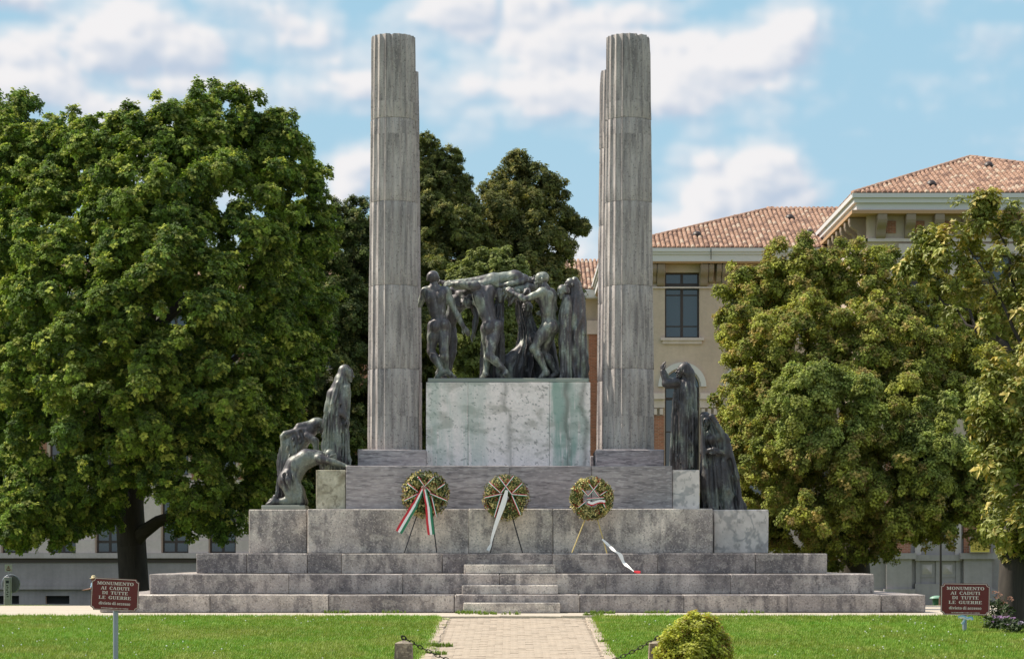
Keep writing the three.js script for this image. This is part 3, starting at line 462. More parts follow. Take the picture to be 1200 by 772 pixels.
// aged bronze: brown-black metal with verdigris runs
function patina(g, green, seed, dim) {
  const p = g.attributes.position, c = new Float32Array(p.count * 3);
  for (let i = 0; i < p.count; i++) {
    const x = p.getX(i) + seed * 3.3, y = p.getY(i), z = p.getZ(i) + seed;
    const st = n3(x * 18, y * 2.6, z * 18) * .5 + n3(x * 42, y * 8, z * 42) * .5, bl = n3(x * 4.5, y * 3.4, z * 4.5), fn = n3(x * 60, y * 60, z * 60);
    let col = lerp3([.06, .053, .06], [.165, .15, .16], st); const gk = sstep(.62 - green * .42, .86 - green * .42, bl * .55 + st * .45); col = lerp3(col, [.31, .335, .285], gk * .8);
    col = lerp3(col, [.46, .48, .43], sstep(.66 - green * .1, .86, st * .7 + fn * .3) * .6); col = tint(col, (dim ?? 1) * (.72 + .56 * fn)); c[3 * i] = col[0]; c[3 * i + 1] = col[1]; c[3 * i + 2] = col[2];
  }
  g.setAttribute('color', new THREE.BufferAttribute(c, 3)); return g;
}
const bronze = std({ vertexColors: true, metalness: .35, roughness: .5 }), bronzePlain = (g, green, seed) => { if (!g.attributes.normal) g.computeVertexNormals(); return patina(g, green, seed); };
function join(list) { const q = list.filter(Boolean).map(g => { const e = g.clone(); for (const k of Object.keys(e.attributes)) if (!['position', 'normal', 'color'].includes(k)) e.deleteAttribute(k); return e.index ? e : e; }); return q.length === 1 ? q[0] : mergeGeometries(q, false); }
const figure = (name, B, H, parent, green, seed, dim) => part(name, patina(join([B.p.length ? B.mesh(.015, .012) : null, H.p.length ? H.mesh(.0075, .003) : null]), green, seed, dim), bronze, parent);
const secs = (w, rows, k) => rows.map(([py, px, hw, rz, dz = 0]) => { const a = w(px, py, dz); return [a[1], a[0], a[2], hw / k, rz]; });

// ---- central group on the pedestal: bearers carrying a fallen soldier
{
  const D0 = 47.3, k = F / D0, base = [-.05, PEDY1, -D0], w = (px, py, dz = 0) => V3.sub(at(px, py, D0 - dz), base);
  const g = thing('bronze_sculpture_group', 'dark bronze sculpture of naked bearers carrying a fallen man on the white pedestal', 'sculpture', base);
  { const pl = chamfer(-1.5, 1.49, .002, .082, -1.42, .86, .012, 0, 0, .006, rng(3)); part('base_plate', bronzePlain(pl, 1.1, 2), bronze, g); }
  const back = [0, 0, -1];
  { // naked man seen from behind
    const B = new Field(), H = new Field(), z = .32;
    body(B, H, { head: w(507.5, 326.5, z), neck: w(508.5, 337.5, z), pelvis: w(515, 378, z), shL: w(498.5, 342, z), shR: w(523, 342, z), elL: w(492, 357, z - .05), haL: w(496, 343, z - .3), fiL: w(500, 336, z - .4), elR: w(533, 364, z + .02), haR: w(543, 383, z + .05), fiR: w(549, 391, z + .05), cuR: .3,
      hipL: w(509, 382, z), hipR: w(520.5, 383, z), knL: w(505, 412, z + .02), anL: w(518, 434.5, z + .16), toL: w(510, 443.5, z + .1), knR: w(520, 411, z + .12), anR: w(523, 434, z + .02), toR: w(532, 441, z - .08) }, 1.2, back, [.2, 0, -1]);
    figure('bearer_figure', B, H, g, .42, 1);
  }
  { // man bending under the load, head hanging
    const B = new Field(), H = new Field(), z = -.22;
    body(B, H, { head: w(547, 353, z + .2), neck: w(540, 345, z + .08), pelvis: w(524, 385, z - .1), shL: w(530, 342, z), shR: w(549, 341, z + .1), elL: w(520, 356, z - .1), haL: w(515, 340, z), elR: w(558, 371, z + .15), haR: w(555, 390, z + .2), fiR: w(551, 399, z + .2), hipL: w(518, 388, z - .1), hipR: w(528, 388, z - .1), knL: w(521, 413, z), anL: w(514, 436, z - .15), toL: w(523, 443, z - .1), knR: w(531, 412, z), anR: w(526, 436, z), toR: w(534, 443, z + .05) }, 1.08, [.8, -.3, .4], [.4, -.7, .5], { hair: 1 });
    figure('bearer_figure', B, H, g, .2, 2);
  }
  { // man seen from behind leaning into the load, one arm out, cloth at the hips
    const B = new Field(), H = new Field(), z = .3;
    body(B, H, { head: w(560, 344, z - .28), neck: w(562, 339, z - .1), pelvis: w(575.5, 381, z), shL: w(556.5, 335, z), shR: w(574, 340, z - .08), elL: w(543, 333, z + .02), haL: w(530, 332.5, z - .05), fiL: w(520, 333, z - .1), elR: w(585, 349, z - .2), haR: w(590, 340, z - .35), hipL: w(571, 385, z), hipR: w(580, 385, z), knL: w(572, 414, z - .08), anL: w(569, 437, z + .02), toL: w(563, 444, z - .1), knR: w(573.5, 417, z + .18), anR: w(593, 436, z + .2), toR: w(598, 443, z + .02) }, 1.2, [-.35, -.1, -1], [-.6, -.5, -.6]);
    figure('bearer_figure', B, H, g, .5, 3);
    const R = new Field(); R.robe(secs(w, [[447, 577, 13, .2, z - .22], [425, 577, 13, .2, z - .22], [400, 578, 12.5, .19, z - .18], [386, 579, 11, .17, z - .14], [370, 584, 6.5, .12, z - .2], [346, 586, 5, .1, z - .25]], k), 7, .19, 4); figure('drapery', R, new Field(), g, .12, 4, .7);
  }
  { // the fallen man, laid across the bearers
    const B = new Field(), H = new Field(), z = .0, s = 1.1;
    B.chain([w(521, 332.5, z), w(548, 331, z + .05), w(578, 327, z + .08)], [.05, .068, .105].map(q => q * s)).chain([w(535, 336, z + .12), w(556, 336, z + .14), w(580, 330, z + .12)], [.05, .065, .1].map(q => q * s));
    B.chain([w(578, 327.5, z + .06), w(590, 326, z + .05), w(603, 325.5, z + .04), w(614, 328, z + .02), w(621, 330, z)], [.112, .102, .122, .095, .055].map(q => q * s), .045).ell(w(604, 323.5, z + .06), [.12, .085, .13], .05);
    B.chain([w(612, 330, z + .14), w(597, 333, z + .2), w(582, 335, z + .16)], [.06, .05, .035]).chain([w(521, 332.5, z), w(515, 329, z)], [.045, .025]).chain([w(535, 336, z + .12), w(528, 333, z + .12)], [.045, .025]);
    hand(H, w(582, 335, z + .16), [-1, -.1, 0], [0, -.6, .8], s, .3); head(H, w(626.5, 331.5, z - .05), V3.norm([1, -.15, 0]), [0, 1, .3], s, 1); figure('fallen_figure', B, H, g, .55, 5);
    const R = new Field(), r = rng(12);
    R.chain([w(585, 340, z + .1), w(600, 339, z + .1), w(618, 337, z + .1), w(628, 336, z)], [.07, .075, .08, .06], .05); for (let i = 0; i < 34; i++) { const a = w(578 + r() * 46, 337 + r() * (i < 20 ? 14 : 6), z + .1 + r() * .2); R.cap(a, V3.add(a, [(r() - .5) * .16, -.05 - r() * .12, (r() - .5) * .08]), .026 + r() * .022, .018, .02); }
    R.chain([w(585, 341, z + .15), w(586, 352, z + .18)], [.08, .05], .05).chain([w(596, 341, z + .15), w(598, 352, z + .16)], [.075, .045], .05); figure('shroud', R, new Field(), g, .4, 6);
  }
  { // bearer at the head, pushing forward
    const B = new Field(), H = new Field(), z = .3;
    body(B, H, { head: w(635.5, 328, z), neck: w(639, 338.5, z), pelvis: w(644, 380, z), shL: w(635, 343, z + .14), shR: w(645, 343.5, z - .1), elL: w(615, 350.5, z + .16), haL: w(602, 343.5, z + .08), fiL: w(596, 338.5, z + .05), cuL: .6, elR: w(650, 362, z - .2), haR: w(640, 365, z - .3), hipL: w(641, 384, z + .07), hipR: w(645, 385, z - .08), knL: w(625.5, 408.5, z + .1), anL: w(640, 435.5, z + .1), toL: w(632, 442.5, z + .12), knR: w(637, 414, z - .12), anR: w(652, 436, z - .12), toR: w(644, 443, z - .12), nL: [0, -.5, -.8] }, 1.2, [-1, -.1, -.35], [-1, -.25, -.1]);
    figure('bearer_figure', B, H, g, .5, 7);
  }
  { // cloaked mourner crouching behind the bearer
    const B = new Field(), H = new Field(), z = -.2;
    B.robe(secs(w, [[448, 619, 26, .42, z], [434, 617, 25, .4, z], [420, 618, 19, .34, z], [405, 621, 13, .26, z], [388, 619, 10, .2, z], [368, 614, 9, .18, z], [352, 613, 8, .16, z], [344, 615, 5, .1, z]], k), 8, .19, 9); B.cap(w(595, 425, z + .2), w(625, 396, z + .15), .13, .1, .06).cap(w(595, 425, z + .2), w(603, 446, z + .2), .14, .17, .06); head(H, w(618, 362, z + .16), [-.2, 1, .1], [-.5, -.5, .8], 1.05);
    B.cap(w(640, 400, z), w(646, 446, z), .16, .2, .06); figure('crouching_figure', B, H, g, .05, 8, .65);
  }
  { // veiled mourner and the one leaning on her
    const B = new Field(), H = new Field(), z = .1;
    B.robe(secs(w, [[448, 674, 15.5, .26, z], [420, 674, 15, .25, z], [390, 673, 14, .23, z], [362, 673.5, 13, .21, z], [350, 675, 10.5, .18, z], [341, 674.5, 8, .135, z], [331, 674, 7.2, .125, z], [325.5, 673.5, 3, .06, z]], k), 5, .07, 11); B.chain([w(674, 329, z + .06), w(681, 347, z + .1), w(684, 390, z + .12)], [.07, .06, .05], .05); head(H, w(669, 334, z + .06), [.1, 1, 0], [-1, -.4, .2], 1.05);
    figure('veiled_figure', B, H, g, .34, 9);
    const B2 = new Field(), H2 = new Field(); B2.robe(secs(w, [[448, 664, 7, .16, z + .22], [400, 662.5, 7.5, .17, z + .2], [368, 662.5, 7.5, .17, z + .2], [352, 664.5, 6, .14, z + .16], [346, 665, 4, .08, z + .16]], k), 5, .11, 12); head(H2, w(660, 342.5, z + .16), [-.25, 1, 0], [-.8, -.5, .4], .98, 1); B2.cap(w(663, 352, z + .16), w(660.5, 345, z + .16), .06, .055); figure('mourning_figure', B2, H2, g, .36, 10);
  }
}
// ---- side statues
{
  const D0 = 45.5, k = F / D0, base = [X(334, D0), 1.784, -D0], w = (px, py, dz = 0) => V3.sub(at(px, py, D0 - dz), base);
  const t = thing('kneeling_statue', 'green-grey bronze statue kneeling and stretching its arms over the yellowish stone block', 'statue', base);
  part('base_plate', bronzePlain(chamfer(w(308.5, 593)[0], w(359.5, 593)[0], .0, .085, -.42, .4, .012, 0, 0, .005, rng(8)), 1.0, 3), bronze, t);
  const B = new Field(), H = new Field();
  B.chain([w(339, 562, .05), w(347, 546, .05), w(359, 537, .05), w(373, 536, .05)], [.2, .185, .165, .13], .06).chain([w(338, 563, .14), w(345, 577, .16), w(352, 587, .16)], [.19, .165, .09], .06).chain([w(337, 564, -.08), w(347, 578, -.1), w(355, 588, -.1)], [.18, .16, .09], .06);
  B.chain([w(352, 588, .16), w(334, 588, .16), w(320, 588, .16)], [.085, .075, .045], .04).chain([w(320, 588, .16), w(314.5, 590.5, .17)], [.05, .035], .02).chain([w(355, 588, -.1), w(334, 588, -.1), w(318, 587, -.1), w(313, 591, -.1)], [.08, .07, .045, .035], .04).cap(w(320, 588, .16), w(322, 582, .16), .045, .04);
  for (let i = 0; i < 9; i++) B.cap(w(330 + i * 2.2, 556 + i * 1.4, .16 + .02 * (i % 3)), w(340 + i * 1.6, 586, .22), .018, .03, .025);
  B.chain([w(374, 537, .18), w(390, 541.5, .2), w(404, 546, .18)], [.085, .06, .042], .04).chain([w(374, 536, -.08), w(391, 541, -.08), w(405, 546, -.06)], [.085, .06, .042], .04);
  for (const [a, b, c, d] of [[333, 556, 338, 588], [339, 552, 344, 588], [345, 552, 349, 586], [349, 556, 354, 580], [338, 548, 352, 560], [344, 541, 357, 556], [352, 537, 364, 549], [362, 533, 370, 545], [330, 566, 333, 584], [355, 548, 357, 572]]) B.cap(w(a, b, .27), w(c, d, .3), .035, .05, .02, true);
  hand(H, w(404, 546, .18), [1, -.05, 0], [0, -1, .1], 1.1, .2); hand(H, w(405, 546, -.06), [1, -.05, 0], [0, -1, -.1], 1.1, .2); head(H, w(384.5, 536.5, .06), V3.norm([.85, -.1, 0]), [.2, -1, 0], 1.08, 1);
  figure('figure', B, H, t, .5, 21, .72);
}
{
  const D0 = 46.3, k = F / D0, base = [X(340, D0), 1.784, -D0], w = (px, py, dz = 0) => V3.sub(at(px, py, D0 - dz), base);
  const t = thing('stooping_statue', 'green-grey bronze statue of a veiled woman stooping behind the kneeling figure', 'statue', base);
  const B = new Field(), H = new Field();
  B.robe(secs(w, [[599, 337, 14, .24], [575, 337, 12.5, .22], [545, 339, 12.5, .21], [525, 343, 14, .21], [513, 349, 13, .19], [505, 354, 9, .14]], k), 8, .22, 5); B.chain([w(344, 522), w(354, 510), w(364, 503)], [.2, .19, .14], .06);
  B.chain([w(352, 505, .1), w(334, 509, .12), w(331, 512, .12), w(333, 532, .1)], [.08, .06, .055, .05], .03).chain([w(360, 511, .14), w(369, 517, .2), w(371, 533, .2)], [.09, .065, .04], .03).chain([w(373, 495), w(350, 500, .08), w(334, 528, .1), w(328, 580, .06)], [.085, .06, .05, .045], .04);
  for (const [a, b, c, d] of [[338, 512, 346, 545], [345, 508, 353, 540], [352, 506, 359, 530], [334, 530, 336, 590], [341, 545, 342, 592], [347, 535, 347, 590]]) B.cap(w(a, b, .2), w(c, d, .24), .035, .045, .02, true);
  hand(H, w(371, 533, .2), [0, -1, .1], [-.5, 0, 1], 1.05, .3); head(H, w(374.5, 499.5), V3.norm([.75, .3, 0]), [.5, -.9, .1], 1.05); B.ell(w(371, 496.5), [.14, .11, .13], .04); figure('figure', B, H, t, .5, 22, .72);
}
{
  const D0 = 45.9, k = F / D0, base = [X(393, D0), 2.502, -D0], w = (px, py, dz = 0) => V3.sub(at(px, py, D0 - dz), base);
  const t = thing('standing_veiled_statue', 'green-grey bronze statue of a veiled woman standing with bowed head beside the column', 'statue', base);
  const B = new Field(), H = new Field();
  B.robe(secs(w, [[552, 393, 14.5, .21], [525, 393, 14, .2], [495, 393.5, 14, .2], [475, 396, 13, .19], [460, 398.5, 11, .17], [450, 401, 8.5, .13], [445.5, 402.5, 5, .09]], k), 8, .22, 7); B.chain([w(404, 434, 0), w(398, 446, .02), w(389, 462, .04), w(382, 482, .04)], [.1, .1, .085, .05], .05).chain([w(404, 434, .03), w(396, 450, .12), w(387, 485, .16), w(384, 540, .16)], [.06, .05, .045, .04], .04);
  B.chain([w(405, 455, .12), w(401, 484, .18), w(407, 491, .18)], [.085, .06, .038], .03).cap(w(402, 448), w(405, 441), .065, .06); for (let i = 0; i < 6; i++) B.cap(w(388 + i * 3.4, 492 + (i % 3) * 5, .17), w(385 + i * 4, 548, .19), .022, .032, .03);
  for (const x of [383, 386.5, 390, 394, 397.5, 401, 404]) { const q = 0.2 * Math.sqrt(Math.max(0, 1 - ((x - 393) / 14.5) ** 2)) + .012; B.cap(w(x + 2, 474 + (x * 7) % 13, q), w(x, 551, q + .01), .02, .032, .018, true); } hand(H, w(407, 491, .18), [.15, -1, 0], [-.9, 0, -.3], 1.08, .35); head(H, w(406.5, 439), V3.norm([.12, 1, 0]), [1, -.3, .15], 1.08); B.ell(w(403.5, 434.5), [.11, .11, .11], .04); figure('figure', B, H, t, .6, 23, .78);
}
{
  const D0 = 45.85, k = F / D0, base = [X(802, D0), 2.502, -D0], w = (px, py, dz = 0) => V3.sub(at(px, py, D0 - dz), base);
  const t = thing('raised_arm_statue', 'dark bronze statue of a robed woman raising clasped hands on the pale block', 'statue', base);
  const B = new Field(), H = new Field();
  B.robe(secs(w, [[552, 801.5, 13, .2], [520, 802, 14, .21], [490, 802.5, 14, .2], [468, 803, 13.5, .19], [455, 803, 12.5, .17], [448, 803, 9, .13], [444, 803, 5, .08]], k), 7, .15, 13); B.chain([w(793, 448.5, .1), w(780, 449.5, .12), w(776.5, 435, .1)], [.085, .06, .042], .03).chain([w(796, 447, -.08), w(783, 446, -.04), w(778, 434, .0)], [.08, .058, .04], .03).cap(w(803, 448), w(802, 440), .065, .06);
  B.chain([w(804, 431, -.02), w(809, 444, -.02), w(811, 470, .05), w(813, 520, .06)], [.085, .09, .06, .05], .05); for (let i = 0; i < 8; i++) { const x = 790 + i * 3.2; B.cap(w(x, 462 + (i % 4) * 6, .17 + .02 * (i % 2)), w(x + (i % 3 - 1) * 4, 546, .2), .02, .034, .03); }
  B.cap(w(794, 470, .17), w(808, 520, .2), .03, .03, .03);
  for (const x of [792, 795.5, 799, 802.5, 806, 809.5, 813]) { const q = 0.21 * Math.sqrt(Math.max(0, 1 - ((x - 802.5) / 14) ** 2)) + .012; B.cap(w(x + -1, 462 + (x * 7) % 13, q), w(x, 551, q + .01), .02, .032, .018, true); } hand(H, w(776.5, 435, .1), [-.1, 1, -.2], [.9, 0, -.4], 1.08, .6); hand(H, w(778, 434, 0), [-.2, 1, .3], [.9, 0, .4], 1.08, .6); head(H, w(800.5, 436), V3.norm([.15, 1, 0]), [-1, .2, .05], 1.08, 1); H.chain([w(803.5, 430.5, 0), w(807.5, 438, 0), w(808.5, 449, 0)], [.1, .105, .1], .03); figure('figure', B, H, t, .26, 24, .62);
}
{
  const D0 = 45.6, k = F / D0, base = [X(846, D0), 1.784, -D0], w = (px, py, dz = 0) => V3.sub(at(px, py, D0 - dz), base);
  const t = thing('hooded_statue', 'dark bronze statue of a hooded woman bending forward in a long cloak', 'statue', base);
  const B = new Field(), H = new Field();
  B.robe(secs(w, [[599, 846.5, 24.5, .34, 0], [575, 844.5, 22, .32, 0], [550, 842, 19.5, .3, 0], [530, 840.5, 17.5, .27, 0], [513, 837, 15, .24, 0], [501, 832.5, 11.5, .19, 0], [493, 829, 8.8, .15, 0], [486, 827, 6.6, .12, 0], [482.5, 826, 3, .06, 0]], k), 7, .11, 17);
  for (const [a, b, c, d, r] of [[823, 488, 826, 545, .04], [834, 488, 852, 515, .05], [852, 515, 864, 560, .05], [864, 560, 869, 597, .045], [845, 540, 852, 597, .05], [850, 528, 859, 597, .04], [828, 545, 834, 597, .06], [838, 548, 840, 597, .045]]) B.cap(w(a, b, .2 + (b - 490) * .0012), w(c, d, .24 + (d - 490) * .0012), r, r, .04);
  B.ell(w(834, 515, .2), [.1, .085, .09], .04).ell(w(842, 513, .17), [.1, .085, .09], .04); B.chain([w(849, 512, .16), w(852, 530, .26), w(842, 529, .34)], [.08, .06, .04], .03).chain([w(826, 510, .16), w(824, 530, .2), w(834, 527, .34)], [.075, .055, .038], .03);
  B.chain([w(848, 584, .3), w(853, 574, .36), w(861, 580, .36)], [.06, .045, .035], .03); B.ell(w(829, 570, .2), [.13, .35, .15], .08);
  B.ell(w(828.5, 497, .2), [.075, .13, .11], .02, true); for (const [a, b, c, d] of [[848, 500, 862, 590], [842, 535, 846, 592], [855, 540, 866, 592], [833, 540, 836, 592]]) B.cap(w(a, b, .3), w(c, d, .42), .05, .05, .03, true);
  hand(H, w(836, 526, .35), [.9, -.35, .1], [-.2, -.3, -.9], 1.1, .25); hand(H, w(842, 529, .34), [-.9, -.1, .2], [0, -.2, -.9], 1.1, .3); head(H, w(828.5, 496.5, .09), V3.norm([-.1, 1, .15]), [-.45, -.6, .8], 1.0); figure('figure', B, H, t, .16, 25, .52);
}

// ---------------------------------------------------------------- the palace behind
const BM = {
  wall: std({ map: plaster, color: C(1, 1, 1) }), trim: std({ map: plaster, color: C(1.15, 1.22, 1.42) }), grey: std({ map: greyPlaster }), greyTrim: std({ map: greyPlaster, color: C(1.5, 1.46, 1.42) }), white: std({ color: C(.60, .575, .585), roughness: .6 }), brick: std({ map: brickTex }),
  frame: std({ color: C(.045, .028, .024), roughness: .5 }), glass: new THREE.MeshPhysicalMaterial({ color: C(.035, .045, .055), roughness: .06, metalness: 0, clearcoat: 1, clearcoatRoughness: .05 }), soffit: std({ color: C(.42, .25, .14) }), dark: std({ color: C(.02, .02, .022) }), dove: std({ color: C(.26, .195, .15) }), bandBrown: std({ color: C(.085, .065, .06) }),
  tileA: std({ color: 0xffffff, vertexColors: true, roughness: .9 }),
};
const rectPath = (x0, x1, y0, y1) => { const p = new THREE.Path(); p.moveTo(x0, y0); p.lineTo(x0, y1); p.lineTo(x1, y1); p.lineTo(x1, y0); p.closePath(); return p; };
const archPath = (x, r, y0, ys) => { const p = new THREE.Path(); p.moveTo(x - r, y0); p.lineTo(x - r, ys); p.absarc(x, ys, r, Math.PI, 0, true); p.lineTo(x + r, y0); p.closePath(); return p; };
function wallPlate(x0, x1, y0, y1, holes, thick, zf) { const s = new THREE.Shape(); s.moveTo(x0, y0); s.lineTo(x1, y0); s.lineTo(x1, y1); s.lineTo(x0, y1); s.closePath(); s.holes.push(...holes); const g = extr(s, thick, zf - thick); return boxUV(g); }
function windowUnit(parent, x0, x1, y0, y1, zf, cols, rows, fw = .07, sill = true, mats = {}) {   // frame with panes set back in the opening; rows: heights of transoms as fractions
  const z = zf - .32, list = [box(x0, x0 + fw, y0, y1, z - .1, z), box(x1 - fw, x1, y0, y1, z - .1, z), box(x0 + fw, x1 - fw, y0, y0 + fw, z - .1, z), box(x0 + fw, x1 - fw, y1 - fw, y1, z - .1, z)];
  const ys = [y0 + fw, ...rows.map(q => mix(y0, y1, q)), y1 - fw], wx = (x1 - x0 - 2 * fw) / cols;
  rows.forEach((q, i) => list.push(box(x0 + fw, x1 - fw, mix(y0, y1, q) - fw * (i === rows.length - 1 ? .8 : .35), mix(y0, y1, q) + fw * (i === rows.length - 1 ? .8 : .35), z - .09, z - .01)));
  for (let c = 1; c < cols; c++) list.push(box(x0 + fw + wx * c - fw * .8, x0 + fw + wx * c + fw * .8, y0 + fw, y1 - fw, z - .095, z - .004));
  const w = part('window', merged(list), mats.frame ?? BM.frame, parent);
  for (let c = 0; c < cols; c++) for (let r = 0; r < ys.length - 1; r++) part('pane', box(x0 + fw + wx * c, x0 + fw + wx * (c + 1), ys[r], ys[r + 1], z - .06, z - .045), BM.glass, w);
  if (sill) part('sill', merged([box(x0 - .22, x1 + .22, y0 - .13, y0 - .002, zf - .3, zf + .22), box(x0 - .12, x1 + .12, y0 - .3, y0 - .132, zf + .001, zf + .12)]), mats.sill ?? BM.trim, w);
  return w;
}
function consoleGeo(x, w, yTop, h, zf, out) {             // scrolled bracket under the eaves
  const s = new THREE.Shape(); s.moveTo(0, 0); s.lineTo(out, 0); s.lineTo(out, -h * .22); s.bezierCurveTo(out * .9, -h * .55, out * .45, -h * .45, out * .38, -h * .75); s.bezierCurveTo(out * .36, -h * .95, out * .2, -h, 0, -h); s.closePath();
  const g = new THREE.ExtrudeGeometry(s, { depth: w, bevelEnabled: true, bevelThickness: .03, bevelSize: .03, bevelSegments: 1, curveSegments: 6 }); g.rotateY(-Math.PI / 2); g.translate(x + w / 2, yTop, zf); return boxUV(g);
}
function tiles(parent, A, B, P, Q, seed, name = 'roof_tiles') {   // barrel tiles over the slope A-B (eave) to P-Q (ridge; P may equal Q)
  const r = rng(seed), v = (p) => new THREE.Vector3(...p), a = v(A), b = v(B), p = v(P), q = v(Q);
  const along = b.clone().sub(a).normalize(), n = along.clone().cross(p.clone().sub(a)).normalize(); if (n.y < 0) n.negate(); const upv = n.clone().cross(along).normalize(); if (upv.y < 0) upv.negate();
  const H = p.clone().sub(a).dot(upv), tw = .24, tl = .38, rows = Math.ceil(H / tl), list = [];
  for (let j = 0; j < rows; j++) {
    const h = (j + .1) * tl, t = clamp((h + tl * .5) / H), L = a.clone().lerp(p, t), R = b.clone().lerp(q, t), l0 = L.clone().sub(a).dot(along), l1 = R.clone().sub(a).dot(along);
    for (let i = Math.ceil(l0 / tw); i * tw < l1; i++) { const o = a.clone().addScaledVector(along, i * tw).addScaledVector(upv, h).addScaledVector(n, .015 + r() * .012); const k = r(), c = k < .12 ? [.42, .315, .235] : k < .32 ? [.19, .105, .075] : lerp3([.285, .16, .105], [.395, .24, .17], r()); list.push({ o, c, k: r() }); }
  }
  const seg = 4, pos = [], nrm = [], idx = []; const prof = []; for (let i = 0; i <= seg; i++) { const th = Math.PI * i / seg; prof.push([-Math.cos(th) * .105, Math.sin(th) * .085]); }
  const g = new THREE.BufferGeometry(), vv = []; for (let i = 0; i < seg; i++) { const [x0, y0] = prof[i], [x1, y1] = prof[i + 1]; vv.push(x0, y0, 0, x1, y1, 0, x1 * .85, y1 * .85, tl * 1.15, x0, y0, 0, x1 * .85, y1 * .85, tl * 1.15, x0 * .85, y0 * .85, tl * 1.15); vv.push(0, 0, 0, x1, y1, 0, x0, y0, 0); }
  g.setAttribute('position', new THREE.Float32BufferAttribute(vv, 3)); g.setAttribute('color', new THREE.Float32BufferAttribute(new Float32Array(vv.length).fill(1), 3)); g.computeVertexNormals();
  const m = new THREE.InstancedMesh(g, BM.tileA, list.length), bas = new THREE.Matrix4(), mat = new THREE.Matrix4(); m.name = name; m.userData.kind = 'stuff'; m.castShadow = m.receiveShadow = true;
  bas.makeBasis(along, n, upv); if (bas.determinant() < 0) bas.makeBasis(along.clone().negate(), n, upv);
  list.forEach((e, i) => { mat.copy(bas); mat.multiply(new THREE.Matrix4().makeRotationZ((e.k - .5) * .08)); mat.setPosition(e.o); m.setMatrixAt(i, mat); m.setColorAt(i, C(...e.c)); });
  parent.add(m); return m;
}
function ridge(parent, A, B, r = .14) { const n = Math.max(2, Math.round(new THREE.Vector3(...A).distanceTo(new THREE.Vector3(...B)) / .4)), l = []; for (let i = 0; i < n; i++) { const a = V3.mix(A, B, i / n), b = V3.mix(A, B, (i + 1.15) / n); l.push(sweep([a, b], [r, r * .85], 6)); } const m = part('ridge_tiles', mergeGeometries(l, false), std({ color: C(.32, .19, .135) }), parent); m.userData.kind = 'stuff'; }
function deck(parent, pts) { const g = new THREE.BufferGeometry(), f = []; for (let i = 1; i < pts.length - 1; i++) f.push(...pts[0], ...pts[i], ...pts[i + 1]); g.setAttribute('position', new THREE.Float32BufferAttribute(f, 3)); g.computeVertexNormals(); return part('roof', g, std({ color: C(.26, .15, .105), side: THREE.DoubleSide }), parent); }
function dormer(parent, x, y, z) { const g = new THREE.SphereGeometry(.24, 10, 6, 0, Math.PI * 2, 0, Math.PI / 2); g.scale(1, 1, 1.2); part('roof_vent', g, BM.frame, parent).position.set(x, y, z); }
